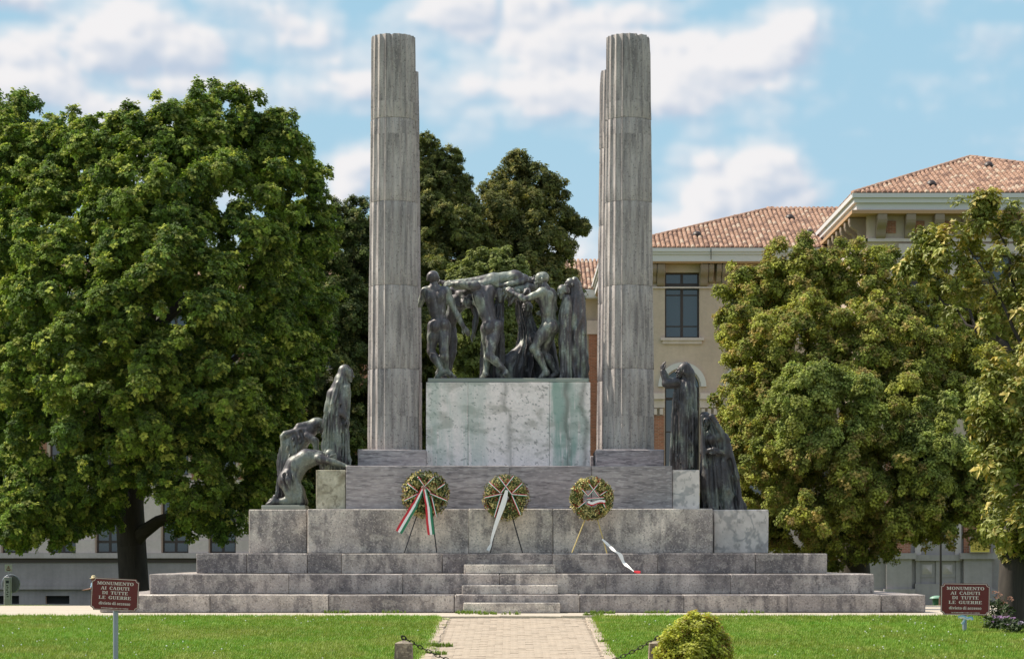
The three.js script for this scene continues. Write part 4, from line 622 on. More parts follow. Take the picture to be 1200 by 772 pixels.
{
  const t = thing('palace', 'cream and brick palace with terracotta tile roof and white eaves behind the monument', 'building', [0, 0, 0]);
  // --- main range: wall face at 125 m
  const zf = -125, x0 = 5.5, x1 = 17.2, gy = -1.75, top = 15.62, wins = [8.53, 11.76, 14.99], holes = [];
  for (const x of wins) { holes.push(rectPath(x - .86, x + .86, Y(396, 125), Y(319, 125))); holes.push(archPath(x, .86, 3.6, Y(453, 125))); }
  part('wall', wallPlate(x0, x1, gy, top, holes, .5, zf), BM.wall, t);
  part('wall', box(x0, x0 + .5, gy, top, zf - 24, zf - .5), BM.wall, t);
  for (const x of wins) {
    windowUnit(t, x - .86, x + .86, Y(396, 125), Y(319, 125), zf, 2, [.185, .66, .82], .085);
    const ys = Y(453, 125), a = new THREE.Shape(); a.absarc(x, ys, 1.2, 0, Math.PI, false); a.absarc(x, ys, .93, Math.PI, 0, true); a.closePath(); part('archivolt', boxUV(extr(a, .14, zf + .001)), BM.white, t);
    const a2 = new THREE.Shape(); a2.absarc(x, ys, .92, 0, Math.PI, false); a2.absarc(x, ys, .87, Math.PI, 0, true); a2.closePath(); part('arch_moulding', boxUV(extr(a2, .06, zf + .002)), BM.greyTrim, t);
    windowUnit(t, x - .86, x + .86, 3.6, ys, zf, 2, [.3, .62, .9], .08, true);
    const f = new THREE.Shape(); f.absarc(x, ys, .86, 0, Math.PI, false); f.closePath(); part('fanlight', boxUV(extr(f, .05, zf - .42)), BM.glass, t);
  }
  // imposts, little arcades and brick piers between the arches
  for (let i = -1; i < 3; i++) { const xa = i < 0 ? x0 + .02 : wins[i] + .88, xb = i < 2 ? wins[i + 1] - .88 : x1; part('impost', merged([box(xa, xb, Y(468, 125), Y(461, 125), zf + .001, zf + .34), box(xa, xb, Y(478, 125), Y(468.2, 125), zf + .001, zf + .16)]), BM.trim, t); part('brick_pier', box(xa + .02, xb - .02, 3.4, Y(487, 125), zf + .001, zf + .1), BM.brick, t); for (let k = 0; k < Math.floor((xb - xa) / .3); k++) part('dentil', box(xa + .08 + k * .3, xa + .24 + k * .3, Y(486, 125), Y(479, 125), zf + .001, zf + .2), BM.trim, t); }
  part('string_course', box(x0 - .05, x1, 3.0, 3.38, zf + .001, zf + .3), BM.trim, t); part('plinth_wall', box(x0 - .08, x1, gy, 2.4, zf + .001, zf + .18), BM.greyTrim, t);
  part('frieze', box(x0 - .02, x1, Y(338, 125), Y(336.2, 125), zf + .001, zf + .12), BM.trim, t);
  for (const x of wins) for (const s of [-1, 1]) for (const [o, w] of [[1.0, .34], [1.42, .2]]) part('bracket', consoleGeo(x + s * (o + w / 2 - .1), w, top - .12, o < 1.2 ? 1.0 : .85, zf + .001, .62), BM.dove, t);
  for (const x of [6.5, 10.14, 13.37]) part('frieze_panel', box(x - .22, x + .22, Y(332, 125), Y(318, 125), zf + .001, zf + .06), BM.soffit, t);
  part('soffit', box(x0 - .75, x1, top - .06, top + .06, zf - .3, zf + .78), BM.soffit, t); part('soffit', box(x0 - .75, x0 + .3, top - .06, top + .06, zf - 24, zf - .3), BM.soffit, t);
  for (const [a, b, o] of [[15.64, 15.98, .82], [15.982, 16.1, .9], [16.102, 16.28, .98]]) { part('gutter_cornice', box(x0 - .0 - o, x1, a, b, zf + .2, zf + o), BM.white, t); part('gutter_cornice', box(x0 - o, x0 - .2, a, b, zf - 24, zf + .2), BM.white, t); }
  part('downpipe', sweep([[X(833.5, 124), 15.7, zf + .99], [X(833.5, 124), 16.24, zf + .99]], [.02, .02], 6), BM.dark, t);
  const A = [4.7, 16.29, zf + .85], Bq = [17.2, 16.29, zf + .85], P = [13.42, 19.27, zf - 7], Q = [24, 19.3, zf - 7], A2 = [4.7, 16.29, zf - 20];
  deck(t, [A, [24, 16.29, zf + .85], Q, P]); tiles(t, A, [24, 16.29, zf + .85], P, Q, 3); deck(t, [A2, A, P]); tiles(t, A2, A, [13.42, 19.27, zf - 9], P, 4); ridge(t, A, P); ridge(t, P, Q);
  for (const [px, py, k] of [[817, 281, .3], [926, 258, .75], [949, 279, .35]]) { const D = 124.15 + 7.85 * k; dormer(t, X(px, D), mix(16.29, 19.27, k) + .02, -D); }
  // --- projecting wing: face at 114 m
  const wz = -114, wx0 = 16.2, wx1 = 33, wtop = 16.66, wg = -1.6, wh = [], wW = [18.9, 21.9, 24.9];
  for (const x of wW) { wh.push(rectPath(x - 1.0, x + 1.0, 10.6, 14.75)); wh.push(rectPath(x - .8, x + .8, 2.2, 6.6)); }
  part('wall', wallPlate(wx0, wx1, wg, wtop, wh, .5, wz), BM.wall, t); part('wall', box(wx0, wx0 + .5, wg, wtop, wz - 12, wz - .5), BM.wall, t);
  for (const x of wW) { windowUnit(t, x - 1.0, x + 1.0, 10.6, 14.75, wz, 2, [.3, .7], .1); part('lintel', box(x - 1.3, x + 1.3, 14.76, 15.2, wz + .001, wz + .2), BM.trim, t); for (const s of [-1, 1]) part('capital', merged([box(x + s * 1.22 - .22, x + s * 1.22 + .22, 14.5, 14.74, wz + .001, wz + .24), box(x + s * 1.22 - .16, x + s * 1.22 + .16, 10.6, 14.5, wz + .001, wz + .12)]), BM.trim, t); }
  for (let i = 0; i < 11; i++) { const x = wx0 + .25 + i * 1.3; part('bracket', consoleGeo(x + .34, .38, wtop - .2, 1.0, wz + .001, .72), BM.dove, t); part('frieze_panel', box(x + .55, x + 1.05, wtop - .95, wtop - .4, wz + .001, wz + .05), BM.brick, t); }
  for (let i = 0; i < 6; i++) { const g = consoleGeo(0, .38, 0, 1.0, 0, .72); g.rotateY(-Math.PI / 2); g.translate(wx0 - .001, wtop - .2, wz - .7 - i * 1.5); part('bracket', g, BM.dove, t); }
  part('frieze', box(wx0 - .1, wx1, wtop - 1.35, wtop - 1.2, wz + .001, wz + .14), BM.trim, t); part('frieze', box(wx0 - .14, wx0 - .001, wtop - 1.35, wtop - 1.2, wz - 11.5, wz + .14), BM.trim, t);
  part('soffit', box(wx0 - .8, wx1, wtop - .16, wtop, wz - .2, wz + .78), BM.soffit, t); part('soffit', box(wx0 - .8, wx0 + .1, wtop - .16, wtop, wz - 13, wz - .2), BM.soffit, t);
  for (const [a, b, o] of [[16.67, 16.98, .78], [16.982, 17.2, .9], [17.202, 17.4, 1.0]]) { part('gutter_cornice', box(wx0 + .2 - o, wx1, a, b, wz + .2, wz + o - .1), BM.white, t); part('gutter_cornice', box(wx0 + .2 - o, wx0 - .1, a, b, wz - 13, wz + .2), BM.white, t); }
  const a = [15.45, 17.41, wz + .8], b = [33.7, 17.41, wz + .8], p = [22.2, 20.3, wz - 7.2], a3 = [15.45, 17.41, wz - 16];
  deck(t, [a, b, p]); tiles(t, a, b, p, p, 5); deck(t, [a3, a, p]); tiles(t, a3, a, p, p, 6); ridge(t, a, p); ridge(t, b, p); for (const [px, py, k] of [[1092, 218, .2], [1159, 195, .72]]) { const D = 113.2 + 8 * k; dormer(t, X(px, D), mix(17.41, 20.3, k) + .02, -D); }
  // wing ground floor: pedestals, bays with diamond-point panels, brick piers
  for (const [pa, pb] of [[1036, 1072], [1127, 1166]]) { const xa = X(pa, 113.6), xb = X(pb, 113.6); part('pier_pedestal', merged([box(xa, xb, Y(716, 113.6), Y(690, 113.6), wz + .001, wz + .62), box(xa + .12, xb - .12, Y(690, 113.6), Y(655, 113.6), wz + .001, wz + .46), box(xa - .06, xb + .06, Y(655, 113.6), Y(648, 113.6), wz + .001, wz + .6)]), BM.grey, t); part('brick_pier', box(xa + .15, xb - .15, Y(648, 113.6) + .004, 6.2, wz + .001, wz + .3), BM.brick, t); }
  { const xa = X(1072, 113.9), xb = X(1127, 113.9); part('bay_panel', merged([box(xa, xb, Y(657, 113.9), Y(650, 113.9), wz + .001, wz + .32), box(xa, xb, Y(716, 113.9), Y(684, 113.9), wz + .001, wz + .3), box(xa + .05, xa + .25, Y(684, 113.9), Y(657, 113.9), wz + .001, wz + .2), box(xb - .25, xb - .05, Y(684, 113.9), Y(657, 113.9), wz + .001, wz + .2), box((xa + xb) / 2 - .1, (xa + xb) / 2 + .1, Y(684, 113.9), Y(657, 113.9), wz + .001, wz + .2)]), BM.grey, t);
    for (const c of [1087, 1111]) { const g = new THREE.ConeGeometry(.32, .2, 4, 1); g.rotateY(Math.PI / 4); g.rotateX(Math.PI / 2); g.translate(X(c, 113.9), Y(667, 113.9), wz + .22); part('diamond_boss', g, BM.greyTrim, t); part('boss_frame', box(X(c, 113.9) - .36, X(c, 113.9) + .36, Y(667, 113.9) - .36, Y(667, 113.9) + .36, wz + .101, wz + .125), BM.grey, t); }
    for (const c of [1076, 1123]) part('bay_pilaster', box(X(c, 113.9) - .14, X(c, 113.9) + .14, Y(650, 113.9) + .004, 4.5, wz + .001, wz + .22), BM.greyTrim, t);
    windowUnit(t, X(1081, 114), X(1118, 114), 1.5, 4.4, wz + .36, 2, [.5], .09, false); }
  part('shade_grey_wall', box(wx0 - .06, wx1, Y(690, 114) + .003, 2.1, wz + .001, wz + .1), BM.grey, t); part('base_course', box(wx0 - .1, wx1, wg, Y(690, 114), wz + .001, wz + .16), BM.grey, t);  // upper grey panel: tree shade on the wing wall put into its colour
  // --- long left range: face at 141 m
  const lz = -141, lx0 = -44, lx1 = 5.4, lt = 15.5, lg = -2.1, lh = [], lw = [-40, 17, 73, 127.5, 205, 260.5, 316, 394, 449, 504, 582, 637].map(q => X(q, 141)), ly0 = Y(648, 141), ly1 = Y(588, 141);
  for (const x of lw) { lh.push(rectPath(x - .74, x + .74, ly0, ly1 + .3)); lh.push(rectPath(x - .74, x + .74, 11.6, 15.0)); lh.push(rectPath(x - .74, x + .74, 5.6, 9.4)); }
  for (const q of [67, 8, 170, 252]) lh.push(rectPath(X(q - 14, 141), X(q + 14, 141), Y(707.5, 141), Y(698, 141)));
  part('wall', wallPlate(lx0, lx1, lg, lt, lh, .5, lz), BM.wall, t);
  for (const x of lw) { windowUnit(t, x - .74, x + .74, ly0, ly1 + .3, lz, 2, [.2], .09, false); windowUnit(t, x - .74, x + .74, 11.6, 15.0, lz, 2, [.3, .7], .09, true); windowUnit(t, x - .74, x + .74, 5.6, 9.4, lz, 2, [.3, .7], .09, true); }
  for (let i = 0; i < lw.length - 1; i++) { const a = lw[i] + .8, b = lw[i + 1] - .8; part('brick_panel', box(a + .1, b - .1, 5.4, 13.4, lz + .001, lz + .08), BM.brick, t); part('pilaster', merged([box(a, b, ly0 + .72, ly1 + 1.2, lz + .001, lz + .14), box(a - .03, b + .03, ly0 + .01, ly0 + .715, lz + .001, lz + .24)]), BM.trim, t); }
  for (const q of [67, 8, 170, 252]) part('cellar_grille', box(X(q - 14, 141), X(q + 14, 141), Y(707.5, 141), Y(698, 141), lz - .45, lz - .3), BM.dark, t);
  part('sill_course', box(lx0, lx1 - .05, Y(654, 141), ly0 + .005, lz + .001, lz + .42), BM.greyTrim, t); part('band', box(lx0, lx1 - .05, Y(659, 141), Y(654.1, 141), lz + .001, lz + .2), BM.bandBrown, t);
  part('basement_wall', wallPlate(lx0, lx1 - .05, lg, Y(659.2, 141), [67, 8, 170, 252].map(q => rectPath(X(q - 14, 141), X(q + 14, 141), Y(707.5, 141), Y(698, 141))), .1, lz + .102), BM.grey, t);
  part('moulding', merged([box(lx0, lx1 - .05, Y(686, 141), Y(682, 141), lz + .103, lz + .26), box(lx0, lx1 - .05, Y(690.5, 141), Y(686.2, 141), lz + .103, lz + .36)]), BM.grey, t);
  part('gutter_cornice', box(lx0, 5.1, 15.5, 15.95, lz - .2, lz + .8), BM.white, t); const la = [lx0, 15.96, lz + .8], lb = [5.2, 15.96, lz + .8], lp = [lx0, 18.3, lz - 5.5], lq = [5.2, 18.3, lz - 5.5]; deck(t, [la, lb, lq, lp]); tiles(t, [-4, 15.96, lz + .8], lb, [-4, 18.3, lz - 5.5], lq, 8);
  part('pilaster', box(X(690, 140.8), X(700, 140.8), 3, Y(392, 140.8), lz + .001, lz + .3), BM.brick, t); part('pilaster', box(X(688, 140.8), X(702, 140.8), Y(391.8, 140.8), Y(376, 140.8), lz + .001, lz + .4), BM.trim, t);
}

// ---------------------------------------------------------------- trees
function leafClump(n, L, W, seed, twig = .12, droop = .2) {   // a twig end: folded leaves round a short axis along +y
  const r = rng(seed), pos = [], col = [];
  for (let i = 0; i < n; i++) {
    const a = i * 2.4 + r() * .8, h = twig * r(), el = -.2 + r() * .85, l = L * (.7 + .5 * r()), w = W * (.75 + .5 * r()), k = .72 + .56 * r();
    const d = [Math.cos(a) * Math.cos(el), Math.sin(el), Math.sin(a) * Math.cos(el)], s = V3.norm(V3.cross(d, [0, 1, .02])), u = V3.cross(s, d), b = [d[0] * .015, h, d[2] * .015];
    const tip = V3.add(b, V3.add(V3.mul(d, l), [0, -droop * l, 0])), mid = V3.add(b, V3.add(V3.mul(d, l * .5), [0, -droop * l * .2, 0])), sl = V3.add(mid, V3.add(V3.mul(s, w), V3.mul(u, w * .45))), sr2 = V3.add(mid, V3.add(V3.mul(s, -w), V3.mul(u, w * .45)));
    pos.push(...b, ...sl, ...mid, ...mid, ...sl, ...tip, ...b, ...mid, ...sr2, ...mid, ...tip, ...sr2); for (let q = 0; q < 12; q++) col.push(k * (.96 + .08 * r()), k, k * .95);
  }
  const g = new THREE.BufferGeometry(); g.setAttribute('position', new THREE.Float32BufferAttribute(pos, 3)); g.setAttribute('color', new THREE.Float32BufferAttribute(col, 3)); g.computeVertexNormals(); return g;
}
const UP = new THREE.Vector3(0, 1, 0);
function crownPoints(blobs, base, density, seed, sub = 70, subR = .165, shell = .15) {   // blobs: [px, py, r px, D] -> leaf positions clumped on many small boughs
  const r = rng(seed), out = [], rv = () => { const z = 2 * r() - 1, a = r() * 6.283, q = Math.sqrt(1 - z * z); return new THREE.Vector3(q * Math.cos(a), z, q * Math.sin(a)); };
  for (const [px, py, rp, D, tag = 0, dens = 1] of blobs) {
    const c = new THREE.Vector3(...at(px, py, D)).sub(base), R = rp * D / F;
    const n = Math.round(sub * dens); for (let s = 0; s < n; s++) {
      const dv = rv(), sr0 = R * subR * (.45 + 1.05 * r()), sc = c.clone().addScaledVector(dv, R * (.42 + .72 * Math.pow(r(), .75))); sc.y += (r() - .5) * R * .2;
      const m = Math.max(4, Math.round(density * 12.57 * sr0 * sr0)), tone = r();
      for (let i = 0; i < m; i++) { const d = rv(); if (d.y < -.55 && r() < .5) d.y *= -1; const q = sr0 * (shell + (1 - shell) * Math.pow(r(), .6)) * (1 + .25 * (r() - .5)); const p = sc.clone().addScaledVector(d, q); p.y -= sr0 * .08; const dir = d.clone().multiplyScalar(.75).addScaledVector(dv, .4).add(new THREE.Vector3((r() - .5) * .8, .8 + (r() - .5) * .8, (r() - .5) * .8)).normalize(); out.push([p, dir, tone, tag, r()]); }
    }
  }
  return out;
}
const lm = leafMat(.46, .9);
function crown(parent, pts, geo, palette, mat = lm, name = 'crown') {
  const q = new THREE.Quaternion(), q2 = new THREE.Quaternion(), list = pts.map(([p, d, tone, tag, k]) => { q.setFromUnitVectors(UP, d); q2.setFromAxisAngle(UP, k * 6.283); const c = palette(tone, tag, k); return [p.x, p.y, p.z, q.clone().multiply(q2), .8 + .45 * k, C(c[0], c[1], c[2])]; });
  const m = scatter(name, geo, mat, list); parent.add(m); return m;
}
function limbs(t, base, trunkPts, radii, targets, seed) {
  part('trunk', sweep(trunkPts.map(p => V3.sub(p, base)), radii, 12, .35, seed), M.bark, t); const r = rng(seed);
  for (const [from, to, rad] of targets) { const a = V3.sub(trunkPts[from], base), b = V3.sub(to, base), pts = [], rs = []; for (let i = 0; i <= 6; i++) { const q = i / 6, p = V3.mix(a, b, q); p[1] += Math.sin(q * Math.PI) * -.12 * V3.sub(b, a)[0] * 0 + (r() - .5) * .22 * (i % 6 ? 1 : 0); p[0] += (r() - .5) * .25 * (i % 6 ? 1 : 0); p[2] += (r() - .5) * .25 * (i % 6 ? 1 : 0); pts.push(p); rs.push(rad * (1 - q * .78)); } part('branch', sweep(pts, rs, 7, .3, seed + from), M.bark, t); }
}
const pal = (cols, v = .35) => (tone, tag, k) => { const c = lerp3(cols[0], cols[1], tone); const e = k > .86 ? cols[2] ?? c : c; return tint(e, 1 - v / 2 + v * ((k * 7.13) % 1)); };
const tree = (name, label, px, D, group, y = groundY(D)) => { const b = [X(px, D), y, -D]; return [thing(name, label, 'tree', b, group), b, new THREE.Vector3(...b)]; };
const gD = (px, D) => [X(px, D), groundY(D) - .15, -D];
{ // big broadleaf tree on the left
  const [t, b, bv] = tree('broadleaf_tree', 'large dense broadleaf tree with thick dark trunk beside the steps', 157, 57, 'trees behind the monument');
  const blobs = [[262, 160, 58, 57], [205, 165, 58, 55], [312, 176, 48, 57], [140, 185, 56, 55], [95, 190, 52, 56], [50, 200, 52, 57], [15, 190, 60, 58], [345, 222, 44, 58], [352, 275, 42, 58], [60, 260, 58, 55], [170, 255, 76, 53], [270, 262, 72, 54], [85, 335, 72, 53], [195, 365, 84, 52], [305, 360, 70, 55], [352, 335, 42, 58], [40, 425, 60, 54], [125, 455, 78, 52], [240, 465, 80, 52.5], [315, 455, 52, 56], [60, 525, 55, 54], [145, 535, 52, 54], [215, 555, 52, 53], [292, 545, 48, 55], [45, 590, 40, 54], [262, 600, 34, 54.5], [95, 575, 34, 54], [330, 515, 36, 57], [325, 575, 34, 57], [15, 330, 50, 55], [15, 605, 34, 53], [60, 610, 26, 54], [100, 610, 18, 54.5], [25, 630, 18, 53.5], [120, 600, 22, 56], [225, 605, 26, 56], [70, 620, 24, 54], [345, 400, 40, 58], [160, 310, 60, 58], [260, 360, 60, 60], [150, 440, 60, 60], [270, 490, 50, 60], [60, 480, 50, 60], [180, 520, 40, 60]];
  limbs(t, b, [gD(160, 57), at(156, 690, 57), at(153, 640, 57), at(150, 590, 57), at(160, 500, 57), at(165, 400, 57), at(185, 300, 57), at(215, 200, 57)], [.52, .35, .315, .33, .3, .25, .17, .08], [[2, at(255, 560, 56), .2], [3, at(50, 480, 55), .22], [4, at(290, 400, 57), .2], [4, at(70, 340, 56), .18], [5, at(320, 260, 57), .16], [5, at(100, 230, 56), .14], [6, at(270, 160, 57), .1], [3, at(110, 470, 53), .14], [4, at(230, 450, 54), .14], [5, at(190, 280, 54), .12]], 5);
  crown(t, crownPoints(blobs, bv, 100, 11), leafClump(14, .07, .024, 3, .1), pal([[.10, .18, .02], [.23, .32, .036], [.40, .44, .08]], .9));
}
{ // its neighbour at the frame's edge
  const [t, b, bv] = tree('broadleaf_tree', 'broadleaf tree standing farther from the monument, past the large tree beside the steps', -45, 60, 'trees behind the monument');
  const blobs = [[5, 150, 44, 60], [35, 180, 46, 60], [-30, 170, 56, 60], [-60, 230, 70, 60], [0, 220, 46, 60], [-30, 310, 70, 58], [-20, 400, 65, 58], [-50, 480, 70, 58], [-10, 520, 50, 58], [-100, 330, 80, 60], [-110, 460, 80, 60], [-20, 590, 35, 58]];
  limbs(t, b, [gD(-45, 60), at(-45, 640, 60), at(-42, 500, 60), at(-30, 350, 60), at(-10, 200, 60)], [.5, .36, .32, .24, .1], [[2, at(-100, 350, 60), .16], [2, at(10, 420, 59), .15], [3, at(0, 220, 60), .12]], 7);
  crown(t, crownPoints(blobs, bv, 90, 12), leafClump(14, .07, .024, 4, .1), pal([[.10, .18, .02], [.23, .32, .036], [.40, .44, .08]], .9));
}
{ // dark evergreens behind the monument
  const P = pal([[.08, .115, .024], [.145, .19, .04], [.22, .22, .06]], .7);
  const [t, b, bv] = tree('evergreen_tree', 'dark evergreen tree showing left of the front column beside the veiled statue', 405, 66, 'trees behind the monument');
  limbs(t, b, [gD(405, 66), at(405, 600, 66), at(405, 400, 66), at(415, 260, 66)], [.35, .28, .2, .07], [[1, at(350, 470, 65), .1], [2, at(440, 330, 66), .09], [2, at(380, 340, 66), .09]], 9);
  crown(t, crownPoints([[420, 262, 26, 66], [395, 262, 22, 66], [430, 300, 34, 66], [400, 315, 36, 66], [385, 370, 42, 65], [425, 370, 45, 66], [365, 425, 46, 64], [415, 440, 50, 65], [345, 490, 46, 64], [390, 510, 50, 64], [430, 510, 45, 65], [350, 560, 46, 64], [400, 580, 46, 64], [310, 570, 36, 65]], bv, 105, 13), leafClump(13, .066, .022, 5, .1), P);
  const [t2, b2, bv2] = tree('evergreen_tree', 'tall pointed evergreen tree rising right behind the left pair of columns', 505, 68, 'trees behind the monument');
  limbs(t2, b2, [gD(505, 68), at(505, 600, 68), at(508, 400, 68), at(512, 180, 68)], [.4, .32, .22, .04], [[1, at(450, 470, 67), .1], [2, at(550, 330, 68), .09], [2, at(470, 300, 68), .09]], 10);
  crown(t2, crownPoints([[500, 172, 13, 68], [497, 195, 20, 68], [527, 190, 15, 68], [500, 230, 34, 68], [530, 222, 22, 68], [540, 250, 24, 68], [475, 265, 36, 68], [515, 275, 44, 67], [550, 300, 34, 67], [480, 330, 48, 67], [530, 345, 46, 66], [500, 400, 52, 66], [545, 410, 44, 66], [470, 460, 54, 66], [520, 470, 52, 66], [560, 470, 44, 66], [500, 540, 52, 66], [450, 380, 44, 67]], bv2, 105, 14), leafClump(13, .066, .022, 6, .1), pal([[.115, .14, .03], [.21, .235, .05], [.32, .30, .085]], .7));
  const [t3, b3, bv3] = tree('evergreen_tree', 'ragged evergreen tree with a side spray, behind the carried figure', 612, 70, 'trees behind the monument');
  limbs(t3, b3, [gD(612, 70), at(612, 600, 70), at(612, 400, 70), at(606, 200, 70)], [.4, .32, .22, .05], [[2, at(680, 268, 70), .07], [1, at(570, 380, 69), .1], [2, at(640, 250, 70), .09]], 11);
  crown(t3, crownPoints([[606, 190, 12, 70], [604, 215, 24, 70], [584, 232, 22, 70], [628, 222, 24, 70], [648, 222, 14, 70], [598, 258, 38, 69], [640, 256, 32, 70], [570, 285, 32, 69], [612, 300, 44, 69], [650, 295, 24, 70], [668, 264, 11, 70], [682, 267, 8, 70], [660, 330, 18, 70], [640, 340, 36, 69], [598, 350, 44, 68], [645, 385, 32, 69], [610, 405, 44, 68], [570, 400, 36, 68], [640, 430, 32, 68], [600, 460, 42, 68]], bv3, 105, 15), leafClump(13, .066, .022, 7, .1), pal([[.125, .15, .034], [.24, .25, .058], [.36, .32, .09]], .7));
  const [t4, b4, bv4] = tree('young_tree', 'pale green young tree just above the carried bronze figure', 575, 62, 'trees behind the monument');
  limbs(t4, b4, [gD(575, 62), at(575, 560, 62), at(572, 400, 62), at(575, 330, 62)], [.14, .11, .08, .04], [[1, at(545, 380, 62), .05], [2, at(595, 335, 62), .04]], 12);
  crown(t4, crownPoints([[590, 316, 20, 62], [568, 322, 24, 62], [545, 336, 22, 62], [604, 326, 14, 62], [525, 350, 18, 62], [562, 360, 34, 62], [540, 400, 28, 62], [585, 395, 24, 62], [560, 430, 26, 62], [630, 410, 20, 62], [605, 425, 24, 62]], bv4, 60, 16), leafClump(11, .1, .034, 8), pal([[.17, .21, .045], [.27, .31, .08], [.33, .36, .11]], .6));
}
{ // the wide golden-green tree on the right
  const [t, b, bv] = tree('magnolia_tree', 'wide golden-green evergreen tree hiding the palace beside the hooded statue', 1003, 57, 'trees behind the monument');
  const blobs = [[888, 345, 40, 57], [868, 385, 24, 57], [935, 330, 42, 57], [1005, 330, 46, 57], [1065, 345, 46, 57], [1130, 375, 50, 57], [1190, 400, 55, 57], [888, 405, 44, 56], [945, 405, 60, 55], [1030, 415, 66, 55], [1110, 440, 66, 55], [1185, 470, 60, 55], [876, 470, 36, 56], [905, 480, 56, 55], [975, 490, 58, 53, 1], [1050, 500, 66, 54], [1130, 520, 60, 53, 1], [1195, 545, 50, 53, 1], [868, 530, 36, 56], [900, 555, 52, 54], [970, 560, 62, 53], [1045, 575, 58, 53], [1105, 585, 48, 53], [1165, 590, 44, 53], [880, 610, 40, 55], [930, 625, 42, 55], [985, 620, 40, 54], [1030, 630, 28, 54], [850, 590, 26, 56], [960, 655, 22, 55], [1080, 615, 26, 54], [1240, 480, 70, 56], [1250, 570, 60, 55], [945, 470, 40, 52.6, 1], [1090, 545, 36, 52.6, 1]];
  limbs(t, b, [gD(1003, 57), at(1003, 660, 57), at(1005, 600, 57), at(1010, 500, 57), at(1020, 380, 57)], [.42, .32, .3, .22, .08], [[2, at(900, 500, 56), .15], [2, at(1110, 500, 56), .16], [3, at(930, 380, 57), .1], [3, at(1130, 400, 57), .1], [1, at(930, 600, 55), .12], [1, at(1080, 590, 54), .12]], 15);
  crown(t, crownPoints(blobs, bv, 105, 17), leafClump(14, .066, .022, 9, .1), (tone, tag, k) => { let c = tag && tone > .35 ? lerp3([.21, .28, .055], [.38, .44, .11], tone) : lerp3([.23, .275, .045], [.47, .48, .09], tone); if (k > .88) c = tag ? [.42, .46, .13] : [.42, .33, .10]; return tint(c, .65 + .7 * ((k * 7.13) % 1)); });
}
{ // near tree at the right edge, big glossy leaves
  const [t, b, bv] = tree('magnolia_tree', 'big-leaved tree with dark gnarled trunk standing on the lawn beside the brown sign', 1190, 37.5, undefined);
  limbs(t, b, [gD(1186, 37.5), at(1186, 735, 37.5), at(1190, 660, 37.5), at(1200, 560, 37.5), at(1215, 440, 38), at(1205, 330, 38.5)], [.36, .25, .22, .2, .14, .05], [[3, at(1140, 480, 38), .08], [4, at(1120, 360, 39), .06], [4, at(1090, 330, 39.5), .05], [3, at(1280, 480, 38), .1], [4, at(1170, 270, 39), .05], [4, at(1135, 290, 39), .04]], 19);
  const blobs = [[1135, 262, 26, 39, 0, .45], [1110, 300, 24, 39, 0, .45], [1165, 280, 30, 39, 0, .45], [1195, 265, 26, 39, 0, .45], [1150, 325, 34, 39, 0, .45], [1195, 320, 34, 38.5, 0, .5], [1120, 350, 24, 39, 0, .45], [1185, 370, 34, 38.5, 0, .45], [1095, 335, 14, 39.5, 0, .6], [1088, 285, 14, 39.3, 0, .6], [1070, 318, 14, 39.5, 0, .6], [1185, 460, 38, 36.9], [1205, 520, 40, 36.9], [1180, 545, 32, 36.9], [1190, 605, 34, 36.9], [1165, 500, 26, 37], [1155, 240, 12, 39, 0, .8], [1098, 298, 8, 39, 0, .8], [1230, 330, 45, 38.5], [1240, 420, 50, 38], [1210, 420, 26, 38, 0, .45], [1250, 520, 55, 38], [1225, 600, 40, 37], [1200, 640, 22, 37.5], [1180, 590, 26, 38.2], [1285, 430, 70, 38]];
  crown(t, crownPoints(blobs, bv, 40, 18, 26, .24, .2), leafClump(8, .11, .03, 10, .1, .3), pal([[.20, .235, .04], [.36, .37, .07], [.55, .45, .12]], .7), leafMat(.45, .55));
}
{ // clipped shrub by the chain post
  const D = 26.75, b = [X(813, D), groundY(D), -D], t = thing('shrub', 'round yellow-green shrub with reddish leaf tips beside the chain post', 'shrub', b), bv = new THREE.Vector3(...b), r = rng(4);
  for (let i = 0; i < 9; i++) { const a = i * .7, e = [Math.cos(a) * .25, .5 + r() * .2, Math.sin(a) * .25]; part('stem', sweep([[Math.cos(a) * .03, -.02, Math.sin(a) * .03], V3.mul(e, .5), e], [.012, .009, .004], 5), M.bark, t); }
  crown(t, crownPoints([[813, 765, 36, D], [795, 762, 24, D - .1], [832, 758, 26, D + .1], [813, 742, 20, D], [800, 750, 18, D], [842, 770, 18, D], [784, 775, 16, D], [815, 730, 8, D], [828, 740, 14, D], [813, 790, 40, D], [782, 795, 20, D], [845, 795, 20, D]], bv, 170, 19, 40, .24, .2), leafClump(9, .042, .013, 12, .04, .1), (tone, tag, k) => tint(k > .94 ? [.42, .22, .06] : lerp3([.36, .41, .04], [.64, .62, .09], (tone + k) / 2), .8 + .4 * ((k * 5.7) % 1)), leafMat(.55, .8), 'foliage');
}

